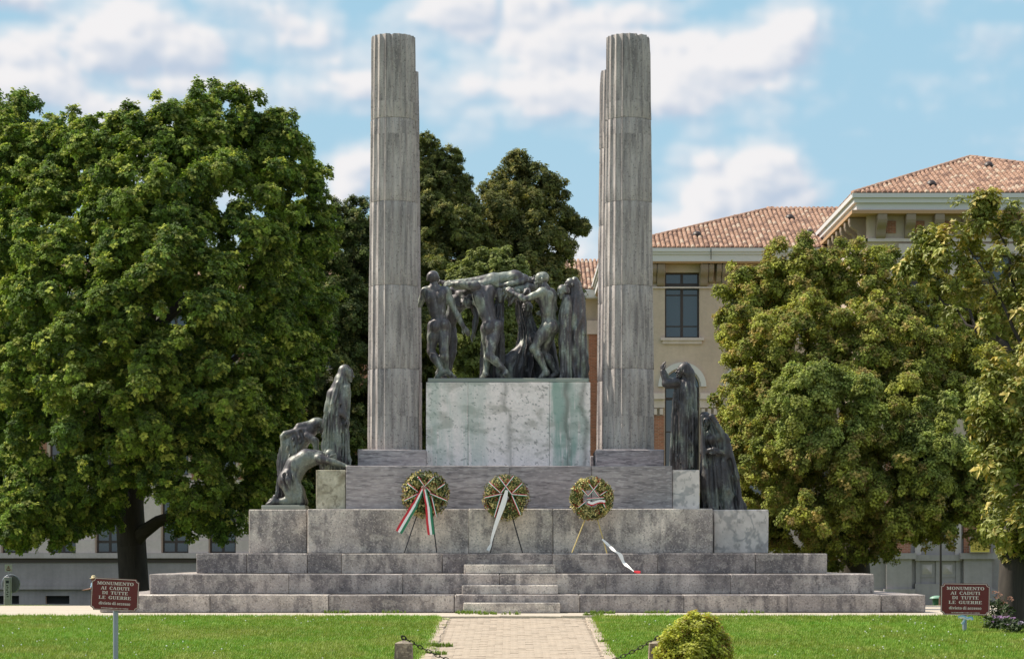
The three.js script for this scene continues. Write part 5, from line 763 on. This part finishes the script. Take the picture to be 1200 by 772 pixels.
// ---------------------------------------------------------------- wreaths
const ribM = std({ vertexColors: true, roughness: .55, side: THREE.DoubleSide });
const GRN = [.02, .20, .10], WHT = [.88, .87, .86], RED = [.58, .02, .035];
function ribbon(pts, ws, cols, thick = .004) {            // bands of colour side by side along a path in front of the wreath
  const n = cols.length, pos = [], col = [], v = pts.map(p => new THREE.Vector3(...p)), N = v.length;
  const row = v.map((p, i) => { const t = v[Math.min(N - 1, i + 1)].clone().sub(v[Math.max(0, i - 1)]).normalize(), s = new THREE.Vector3(0, 0, 1).cross(t).normalize(), nn = t.clone().cross(s); return { p, s, nn, w: ws[Math.min(i, ws.length - 1)] }; });
  const at2 = (i, k, f) => { const q = row[i], o = (k / n - .5) * q.w; return q.p.clone().addScaledVector(q.s, o).addScaledVector(q.nn, f * thick / 2 + Math.cos((k / n - .5) * 3) * q.w * .06); };
  const quad = (a, b, c, d, cl) => { for (const e of [a, b, c, a, c, d]) { pos.push(e.x, e.y, e.z); col.push(...cl); } };
  for (let i = 0; i < N - 1; i++) for (let k = 0; k < n; k++) { quad(at2(i, k, 1), at2(i, k + 1, 1), at2(i + 1, k + 1, 1), at2(i + 1, k, 1), cols[k]); quad(at2(i, k, -1), at2(i + 1, k, -1), at2(i + 1, k + 1, -1), at2(i, k + 1, -1), cols[k]); if (k === 0) quad(at2(i, k, -1), at2(i, k, 1), at2(i + 1, k, 1), at2(i + 1, k, -1), cols[k]); if (k === n - 1) quad(at2(i, k + 1, 1), at2(i, k + 1, -1), at2(i + 1, k + 1, -1), at2(i + 1, k + 1, 1), cols[k]); }
  const g = new THREE.BufferGeometry(); g.setAttribute('position', new THREE.Float32BufferAttribute(pos, 3)); g.setAttribute('color', new THREE.Float32BufferAttribute(col, 3)); g.computeVertexNormals(); return g;
}
function smoothPath(p, m = 6) { const c = new THREE.CatmullRomCurve3(p.map(q => new THREE.Vector3(...q))); return c.getPoints(m * (p.length - 1)).map(q => [q.x, q.y, q.z]); }
function wreath(label, cx, cy, rp, hole, o, seed, warm, build) {   // o: [origin x, origin y, zoom] of the measured sketch
  const D = 44.05, b = [X(cx, D), 1.0, -D], t = thing('wreath', label, 'wreath', b, 'memorial wreaths on stands'), r = rng(seed), k = F / D, R = rp / k, c = V3.sub(at(cx, cy, D), b), tube = R * (1 - hole) / 2, Rm = R - tube;
  const w = (zx, zy, dz = 0) => V3.sub(at(o[0] + zx / o[2], o[1] + zy / o[2], D - dz), b);
  part('ring', new THREE.TorusGeometry(Rm, tube * .8, 8, 28).translate(...c), std({ color: C(.03, .045, .015) }), t);
  const list = []; for (let i = 0; i < 1000; i++) { const a = r() * 6.283, ph = r() * 6.283, rr = tube * (.72 + .38 * r()), p = [c[0] + Math.cos(a) * (Rm + Math.cos(ph) * rr), c[1] + Math.sin(a) * (Rm + Math.cos(ph) * rr), c[2] + Math.sin(ph) * rr], d = new THREE.Vector3(Math.cos(a) * Math.cos(ph) + (r() - .5) * .9, Math.sin(a) * Math.cos(ph) + (r() - .5) * .9, Math.sin(ph) + (r() - .5) * .6).normalize(), q = new THREE.Quaternion().setFromUnitVectors(UP, d); const z = r(); const cl = z < .42 ? [.10, .13, .035] : z < .42 + .36 * warm ? [.62, .54, .24] : z < .92 ? [.26, .24, .08] : [.3, .06, .03]; list.push([...p, q, .75 + .5 * r(), C(...tint(cl, .7 + .6 * r()))]); }
  t.add(scatter('foliage', leafClump(5, .042, .014, 30 + seed, .02, .1), leafMat(.25, .5), list));
  const Z = tube + .03; build({ w, t, r, Z, strip: (x0, y0, x1, y1, wd = .034, fl) => part('ribbon', ribbon(smoothPath([w(x0, y0, Z - .03), w((x0 + x1) / 2, (y0 + y1) / 2, Z + .012), w(x1, y1, Z - .02)], 3), [wd], fl ? [RED, WHT, GRN] : [GRN, WHT, RED]), ribM, t), leg: (x0, y0, x1, y1, m, dz0 = -.06, dz1 = .1) => part('easel_leg', sweep([w(x0, y0, dz0), w(x1, y1, dz1)], [.011, .011], 6), m, t) });
}
const blackIron = std({ color: C(.02, .02, .025), roughness: .5, metalness: .4 }), canePole = std({ color: C(.55, .42, .16), roughness: .6 });
function easel(e, m, a, b2, c) { e.leg(...a, m); e.leg(...b2, m); }
wreath('laurel wreath with two wide green-white-red sashes hanging from it', 498, 579, 26, .22, [455, 545, 7.02], 1, 1, (e) => {
  easel(e, blackIron, [262, 330, 130, 722], [352, 330, 398, 722], [305, 200, 305, 716]);
  for (const s of [[240, 95, 300, 178], [375, 95, 290, 182], [155, 150, 240, 218], [465, 155, 380, 212], [130, 292, 245, 235], [480, 292, 340, 232], [355, 250, 395, 425], [298, 170, 345, 222]]) e.strip(...s, .034, s[0] > 300);
  part('sash', ribbon(smoothPath([[285, 188], [255, 250], [215, 330], [150, 440], [85, 552]].map(([x, y], i) => e.w(x, y, e.Z + .035 - i * .006))), [.065, .09, .12, .13, .12, .12].flatMap(q => [q, q, q, q, q, q]).slice(0, 26), [RED, WHT, GRN]), ribM, e.t);
  part('sash', ribbon(smoothPath([[298, 190], [312, 260], [330, 350], [338, 450], [352, 572]].map(([x, y], i) => e.w(x, y, e.Z + .045 - i * .006))), [.065, .09, .115, .125, .12].flatMap(q => [q, q, q, q, q, q]).slice(0, 26), [RED, WHT, GRN]), ribM, e.t); part('knot', (() => { const f = new Field(); f.cap(e.w(283, 182, e.Z + .04), e.w(306, 190, e.Z + .04), .028, .024); return f.mesh(.01); })(), std({ color: C(.3, .18, .15) }), e.t);
});
wreath('laurel wreath with one long white sash hanging to the step', 593, 583, 26, .22, [550, 545, 7.02], 2, .8, (e) => {
  easel(e, blackIron, [260, 330, 172, 722], [340, 380, 438, 722], [300, 200, 300, 716]);
  for (const s of [[240, 95, 350, 240], [365, 90, 262, 225], [160, 140, 255, 228], [435, 150, 355, 228], [125, 268, 270, 236], [475, 250, 350, 240], [262, 235, 205, 425], [350, 245, 420, 408]]) e.strip(...s, .034, s[0] > 300);
  part('sash', ribbon(smoothPath([[308, 205], [285, 300], [250, 400], [212, 510], [182, 620], [178, 650], [152, 702]].map(([x, y], i) => e.w(x, y, e.Z + .035 - i * .008)), 4), [.05, .06, .075, .085, .09, .09, .09, .085, .08, .075, .07, .065, .06, .055, .05, .045, .04, .035, .03, .03, .035, .045, .055, .06, .06], [WHT, WHT]), ribM, e.t);
});
wreath('smaller laurel wreath on yellow cane legs with a white bow at its hole', 693.5, 584, 24, .52, [655, 550, 6.18], 3, 1.15, (e) => {
  easel(e, canePole, [215, 300, 95, 603], [262, 300, 350, 610], [240, 150, 240, 606]);
  for (const s of [[210, 90, 288, 198], [295, 95, 212, 192], [155, 132, 212, 192], [355, 150, 298, 188], [138, 278, 195, 232], [345, 292, 315, 230], [205, 215, 330, 205]]) e.strip(...s, .03, s[0] > 240);
  part('bow', ribbon(smoothPath([[208, 238], [240, 250], [270, 240], [300, 232], [335, 236]].map(([x, y]) => e.w(x, y, e.Z + .02)), 4), [.05, .07, .05, .07, .06], [RED, WHT, WHT]), ribM, e.t);
});
{
  const b = at(700, 640, 43.9), w = (zx, zy, D) => V3.sub(at(655 + zx / 6.18, 550 + zy / 6.18, D), b), t = thing('fallen_ribbon', 'twisted white ribbon trailing from the yellow cane leg down the steps', 'ribbon', b);
  part('ribbon', ribbon(smoothPath([w(314, 505, 43.93), w(360, 548, 43.8), w(405, 590, 43.55), w(445, 620, 43.52), w(470, 675, 43.5), w(505, 705, 43.4), w(543, 738, 43.3)], 5), [.025, .03, .04, .045, .045, .045, .04, .04, .05, .045, .035, .03, .028, .04, .055, .065, .07, .065, .055, .05, .045, .05, .055, .05, .045, .04, .035, .03, .02, .015], [WHT, WHT]), ribM, t);
  part('red_end', ribbon([w(545, 740, 43.3), w(570, 743, 43.25), w(592, 744, 43.2)], [.03, .05, .04], [RED, RED]), ribM, t);
}
// ---------------------------------------------------------------- notice boards
const enamel = (() => {
  const c = document.createElement('canvas'); c.width = 1024; c.height = 700; const g = c.getContext('2d'); g.fillStyle = '#6b1d1c'; g.fillRect(0, 0, 1024, 700); g.strokeStyle = '#d9c9c0'; g.lineWidth = 12;
  const q = 62, m = 16; g.beginPath(); g.moveTo(m + q, m); g.lineTo(1024 - m - q, m); g.arc(1024 - m, m, q, Math.PI, Math.PI / 2, true); g.lineTo(1024 - m, 700 - m - q); g.arc(1024 - m, 700 - m, q, -Math.PI / 2, Math.PI, true); g.lineTo(m + q, 700 - m); g.arc(m, 700 - m, q, 0, -Math.PI / 2, true); g.lineTo(m, m + q); g.arc(m, m, q, Math.PI / 2, 0, true); g.closePath(); g.stroke();
  g.fillStyle = '#e6dad2'; g.textAlign = 'center'; g.textBaseline = 'middle';
  const line = (s, y, size, wd, bold = 'bold ') => { g.font = `${bold}${size}px serif`; g.save(); g.translate(512, y); const k = wd / g.measureText(s).width; g.scale(k, 1); g.fillText(s, 0, 0); g.restore(); };
  line('MONUMENTO', 112, 92, 790); line('AI  CADUTI', 216, 92, 620); line('DI  TUTTE', 318, 92, 560); line('LE  GUERRE', 420, 92, 700); line('divieto di accesso', 545, 84, 680);
  const r = rng(2); for (let x = 230; x < 800; x += 20 + r() * 6) g.fillRect(x, 640, 8 + r() * 9, 17);
  const t = new THREE.CanvasTexture(c); t.colorSpace = THREE.SRGBColorSpace; return t;
})();
const enamelM = std({ map: enamel, roughness: .42 }), steel = std({ color: C(.30, .33, .38), roughness: .45, metalness: .35 }), plateBack = std({ color: C(.28, .28, .29), roughness: .6 });
function board(label, px, py, D, wid, hei, yaw, roll, postBottom, extra) {
  const y = groundY(D), b = [X(px, D), y, -D], t = thing('notice_board', label, 'sign', b, undefined), cy = Y(py, D) - y, q = .035 * wid / .6;
  const s = new THREE.Shape(), W = wid / 2, H = hei / 2; s.moveTo(-W + q, -H); s.lineTo(W - q, -H); s.absarc(W, -H, q, Math.PI, Math.PI / 2, true); s.lineTo(W, H - q); s.absarc(W, H, q, -Math.PI / 2, -Math.PI, true); s.lineTo(-W + q, H); s.absarc(-W, H, q, 0, -Math.PI / 2, true); s.lineTo(-W, -H + q); s.absarc(-W, -H, q, Math.PI / 2, 0, true); s.closePath();
  const mk = (d, z) => { const g = new THREE.ExtrudeGeometry(s, { depth: d, bevelEnabled: false, curveSegments: 8 }); g.translate(0, 0, z); const p = g.attributes.position, uv = g.attributes.uv; for (let i = 0; i < p.count; i++) uv.setXY(i, (p.getX(i) + W) / wid, (p.getY(i) + H) / hei); return g; };
  const place = (m) => { m.position.set(0, cy, .05); m.rotation.set(0, yaw, roll); };
  place(part('plate', mk(.004, .006), enamelM, t)); place(part('plate_back', mk(.005, 0), plateBack, t)); place(part('clamp', merged([box(-.06, .06, .07, .1, -.04, -.001), box(-.06, .06, -.1, -.07, -.04, -.001)]), steel, t));
  part('post', new THREE.CylinderGeometry(.031, .031, cy + hei / 2 + .1, 14).translate(0, (cy + hei / 2 - .1) / 2 - .05, 0), steel, t); if (extra) extra(t, cy, hei); return t;
}
board('dark red notice board on a grey steel post on the open lawn', 135, 696.5, 30, .565, .385, .06, -.05, 0);
board('dark red notice board with a ribbon tied to its short post beside the gnarled tree', 1131, 702, 36, .70, .455, -.05, -.015, 0, (t, cy, h) => {
  const b = cy - h / 2 - .04; part('tied_ribbon', merged([new THREE.TorusGeometry(.045, .018, 6, 14).rotateX(Math.PI / 2).translate(0, b, 0)]), std({ color: C(.72, .66, .66) }), t);
  part('tied_ribbon', ribbon(smoothPath([[-.1, b + .01, .05], [-.04, b + .02, .07], [.02, b - .01, .07], [.09, b + .0, .05], [.1, b - .03, .05]], 4), [.035, .04, .03, .04], [[.75, .75, .78], [.25, .5, .68]]), ribM, t); part('tied_ribbon', ribbon([[0, b - .01, .06], [-.03, b - .06, .06], [-.05, b - .09, .055]], [.03, .035], [[.75, .75, .78], [.25, .5, .68]]), ribM, t);
});
// ---------------------------------------------------------------- chain and posts
const ironM = std({ color: C(.035, .028, .025), roughness: .6, metalness: .6 });
const postTop = {};
for (const [key, px, label] of [['a', 473, 'tapered stone bollard at the open edge of the path'], ['b', 771, 'tapered stone bollard half hidden by the round shrub']]) {
  const D = 27.2, y = groundY(D), b = [X(px, D), y, -D], t = thing('stone_bollard', label, 'bollard', b, 'bollards of the path chain'), h = Y(752.5, D) - y, r = rng(px), g = new THREE.CylinderGeometry(.092 * 1.414, .115 * 1.414, h, 4, 1).rotateY(Math.PI / 4).translate(0, h / 2 - .01, 0), c = new THREE.ConeGeometry(.092 * 1.414, .035, 4, 1).rotateY(Math.PI / 4).translate(0, h + .0075, 0);
  const sm = stoneM(greyStone, [1.0, .82, .66], .01); part('post', boxUV(toCreasedNormals(g, .3), r() * 9, 1), sm, t); part('cap', boxUV(toCreasedNormals(c, .3), 3, 1), stoneM(greyStone, [1.2, 1.05, .85], .01), t); part('eye_bolt', merged([new THREE.TorusGeometry(.022, .007, 6, 12).translate(0, h + .045, 0), new THREE.CylinderGeometry(.008, .008, .04, 8).translate(0, h + .012, 0)]), ironM, t); postTop[key] = [b[0], y + h + .05, -D];
}
{
  const a = postTop.a, c = postTop.b, t = thing('iron_chain', 'black iron chain hanging across the path between the two bollards', 'chain', a), L = c[0] - a[0], sag = .42, pts = [];
  const link = (() => { const cv = new THREE.CatmullRomCurve3([[-.034, 0], [-.026, .013], [.026, .013], [.034, 0], [.026, -.013], [-.026, -.013]].map(([x, y]) => new THREE.Vector3(x, y, 0)), true); return new THREE.TubeGeometry(cv, 16, .0052, 5, true); })();
  let u = 0, i = 0; const yy = (q) => -4 * sag * q * (1 - q); while (u < 1) { const s = -4 * sag * (1 - 2 * u) / L, m = part('link', link, ironM, t); m.position.set(u * L, yy(u), 0); m.rotation.set(i % 2 ? Math.PI / 2 : .25, 0, Math.atan(s), 'ZXY'); u += .052 / Math.hypot(1, s) / L; i++; }
}
// ---------------------------------------------------------------- small things in the distance
{
  const D = 62, y = groundY(D), b = [X(8.5, D), y, -D], t = thing('road_sign', 'white bollard-like road sign with round disc and pictogram plate before the palace wall', 'sign', b), k = D / F, h = Y(676, D) - y;
  part('post', chamfer(-.09, .09, -.05, h, -.05, .05, .01), std({ color: C(.5, .5, .52) }), t); part('disc', new THREE.CylinderGeometry(.22, .22, .02, 28).rotateX(Math.PI / 2).translate(.06, Y(684, D) - y, -.08), std({ color: C(.2, .2, .22), roughness: .5, metalness: .4 }), t); part('disc_rim', new THREE.TorusGeometry(.22, .014, 6, 28).translate(.06, Y(684, D) - y, -.08), steel, t);
  const c = document.createElement('canvas'); c.width = c.height = 128; const g = c.getContext('2d'); g.fillStyle = '#dcdad6'; g.fillRect(0, 0, 128, 128); g.strokeStyle = '#a4302c'; g.lineWidth = 9; g.beginPath(); g.moveTo(30, 96); g.lineTo(64, 30); g.lineTo(98, 96); g.closePath(); g.stroke(); g.fillStyle = '#33333a'; g.fillRect(58, 54, 12, 26); g.fillRect(34, 104, 60, 10); const tx = new THREE.CanvasTexture(c); tx.colorSpace = THREE.SRGBColorSpace;
  const pg = new THREE.BoxGeometry(.18, .18, .012); part('pictogram_plate', pg, std({ map: tx }), t).position.set(.015, Y(665.5, D) - y, 0); part('plate_stem', new THREE.CylinderGeometry(.012, .012, .26, 8).translate(.015, Y(670, D) - y, -.02), steel, t);
  const c2 = document.createElement('canvas'); c2.width = 64; c2.height = 256; const g2 = c2.getContext('2d'); g2.fillStyle = '#c4c4c8'; g2.fillRect(0, 0, 64, 256); g2.fillStyle = '#3a3c44'; g2.fillRect(14, 20, 36, 34); for (let i = 0; i < 6; i++) g2.fillRect(18 + (i % 2) * 8, 74 + i * 28, 20, 14); const t2 = new THREE.CanvasTexture(c2); t2.colorSpace = THREE.SRGBColorSpace; part('marking', new THREE.BoxGeometry(.13, .5, .008), std({ map: t2 }), t).position.set(0, h - .3, .056);
}
{ // passer-by near the palace wall, walking left
  const D = 122, y = groundY(D), b = [X(110, D), y, -D], t = thing('person', 'person in straw hat, pale blue shirt and khaki trousers holding one arm out', 'person', b), s = .93;
  const N = (x, yy, z) => [x * s, yy * s, z * s], sk = new Field(), hd = new Field();
  sk.cap(N(0, 1.36, 0), N(-.02, 1.5, 0), .055, .05).chain([N(-.03, 1.3, .17), N(-.16, 1.08, .2), N(-.44, 1.03, .18)], [.05, .042, .03]).chain([N(.03, 1.3, -.17), N(.1, 1.03, -.2), N(.02, .82, -.2)], [.05, .042, .03]).chain([N(-.1, .3, .09), N(-.12, .06, .09), N(-.24, .03, .09)], [.05, .04, .03]).chain([N(.14, .3, -.08), N(.22, .06, -.08), N(.11, .03, -.08)], [.05, .04, .03]).chain([N(0, .9, 0), N(0, 1.32, 0)], [.11, .11]).chain([N(0, .9, .08), N(-.06, .5, .09), N(-.1, .3, .09)], [.08, .06, .05]).chain([N(0, .9, -.08), N(.06, .5, -.08), N(.14, .3, -.08)], [.08, .06, .05]);
  hand(hd, N(-.44, 1.03, .18), [-1, -.05, 0], [0, -1, 0], 1, .25); hand(hd, N(.02, .82, -.2), [-.2, -1, 0], [-1, 0, 0], 1, .4); head(hd, N(-.04, 1.58, 0), [0, 1, 0], [-1, -.15, 0], .95);
  part('body', join([sk.mesh(.018), hd.mesh(.009)]), std({ color: C(.30, .13, .09), roughness: .6 }), t);
  const sh = new Field(); sh.chain([N(0, .92, 0), N(0, 1.1, 0), N(-.01, 1.3, 0)], [.155, .15, .16], .05).cap(N(-.02, 1.33, .1), N(-.1, 1.18, .2), .085, .075).cap(N(.02, 1.33, -.1), N(.07, 1.16, -.2), .085, .075); part('shirt', sh.mesh(.018, .012), std({ color: C(.34, .5, .68) }), t);
  const tr = new Field(); tr.chain([N(0, .94, 0), N(0, .84, 0)], [.15, .15], .04).chain([N(0, .86, .08), N(-.06, .5, .09), N(-.11, .1, .09)], [.105, .085, .07], .03).chain([N(0, .86, -.08), N(.06, .5, -.08), N(.2, .12, -.08)], [.105, .085, .07], .03); part('trousers', tr.mesh(.018, .012), std({ color: C(.30, .27, .17) }), t);
  part('hat', new THREE.LatheGeometry([[.001, .13], [.07, .125], [.1, .09], [.105, .02], [.19, 0], [.19, -.012], [.1, -.005]].map(([x, q]) => new THREE.Vector2(x, q)), 24).rotateZ(.12).translate(...N(-.04, 1.65, 0)), std({ color: C(.62, .5, .3), side: THREE.DoubleSide }), t);
}
{
  const D = 100, y = groundY(D), b = [X(1097, D), y, -D], t = thing('waste_bin', 'green waste bin with pale lid by the palace wall', 'bin', b);
  part('body', new THREE.CylinderGeometry(.24, .19, .42, 4, 1).rotateY(Math.PI / 4).translate(.06, .23, 0), std({ color: C(.02, .085, .045), roughness: .5 }), t); const lid = new THREE.SphereGeometry(.3, 14, 6, 0, 6.283, 0, Math.PI / 2); lid.scale(1, .4, .9); part('lid', lid.translate(.06, .44, 0), std({ color: C(.22, .36, .27), roughness: .4 }), t); part('foot', box(-.02, .14, 0, .03, -.1, .1), std({ color: C(.03, .03, .03) }), t);
}
{
  const D = 98, y = groundY(D), b = [X(1103, D), y, -D], t = thing('lamp_post', 'thin dark metal lamp post behind the beribboned notice board', 'lamp post', b), h = Y(634, D) - y;
  part('pole', sweep([[0, -.05, 0], [0, h * .4, 0], [0, h, 0]], [.055, .045, .04], 10), ironM, t); part('collar', new THREE.CylinderGeometry(.07, .085, .5, 10).translate(0, .25, 0), std({ color: C(.14, .07, .05) }), t); part('lantern', new THREE.CylinderGeometry(.16, .1, .22, 8).translate(0, h + .1, 0), ironM, t); part('finial', new THREE.ConeGeometry(.17, .12, 8).translate(0, h + .27, 0), ironM, t);
}
{
  const D = 113.2, b = at(1149, 638.5, D), t = thing('wall_notice', 'yellow printed notice fixed to the brick pier of the palace', 'sign', b), c = document.createElement('canvas'); c.width = 256; c.height = 192; const g = c.getContext('2d'); g.fillStyle = '#cdb350'; g.fillRect(0, 0, 256, 192); g.fillStyle = '#7d6a2c'; const r = rng(6); for (let i = 0; i < 7; i++) { let x = 20; while (x < 225) { const w = 8 + r() * 26; g.fillRect(x, 18 + i * 23, Math.min(w, 236 - x), 10); x += w + 6; } }
  const tx = new THREE.CanvasTexture(c); tx.colorSpace = THREE.SRGBColorSpace; part('sheet', new THREE.BoxGeometry(.86, .64, .02), std({ map: tx, roughness: .6 }), t); part('backing', new THREE.BoxGeometry(.92, .7, .02).translate(0, 0, -.025), plateBack, t); part('bracket', box(-.05, .05, -.3, .3, -.34, -.04), plateBack, t);
}
// flowering plants at the foot of the near tree
for (const [px, D, n, col, label] of [[1172, 36.4, 12, [.3, .16, .36], 'low plant with violet flowers at the foot of the gnarled tree'], [1190, 35.6, 10, [.34, .28, .42], 'low plant with pale lilac flowers in the grass'], [1168, 36.9, 12, [.26, .12, .08], 'taller plant with dull red flowers against the gnarled trunk']]) {
  const y = groundY(D), b = [X(px, D), y, -D], t = thing('flowering_plant', label, 'plant', b), r = rng(px), l = [], f = [], tall = px === 1168 ? .5 : .2;
  for (let i = 0; i < n * 4; i++) { const a = r() * 6.28, q = r() * .24; l.push([Math.cos(a) * q, r() * tall * .8, Math.sin(a) * q, new THREE.Quaternion().setFromUnitVectors(UP, new THREE.Vector3(r() - .5, .6, r() - .5).normalize()), .7 + .5 * r(), C(.05, .085, .02)]); } for (let i = 0; i < n; i++) { const a = r() * 6.28, q = r() * .24; f.push([Math.cos(a) * q, tall * (.7 + .4 * r()), Math.sin(a) * q, new THREE.Quaternion().setFromUnitVectors(UP, new THREE.Vector3(r() - .5, .8, r() - .3).normalize()), .8 + .5 * r(), C(...col)]); }
  t.add(scatter('leaves', leafClump(7, .09, .022, 77, .08, .2), leafMat(.35, .6), l)); t.add(scatter('flowers', leafClump(6, .028, .012, 78, .006, 0), leafMat(.3, .6), f)); for (let i = 0; i < 5; i++) { const a = i * 1.3; part('stem', sweep([[0, -.02, 0], [Math.cos(a) * .06, tall * .5, Math.sin(a) * .06], [Math.cos(a) * .14, tall, Math.sin(a) * .14]], [.006, .005, .003], 5), std({ color: C(.06, .09, .03) }), t); }
}
scene.traverse(o => { if (o.isMesh) { o.castShadow = true; o.receiveShadow = true; } });
renderer.render(scene, camera);
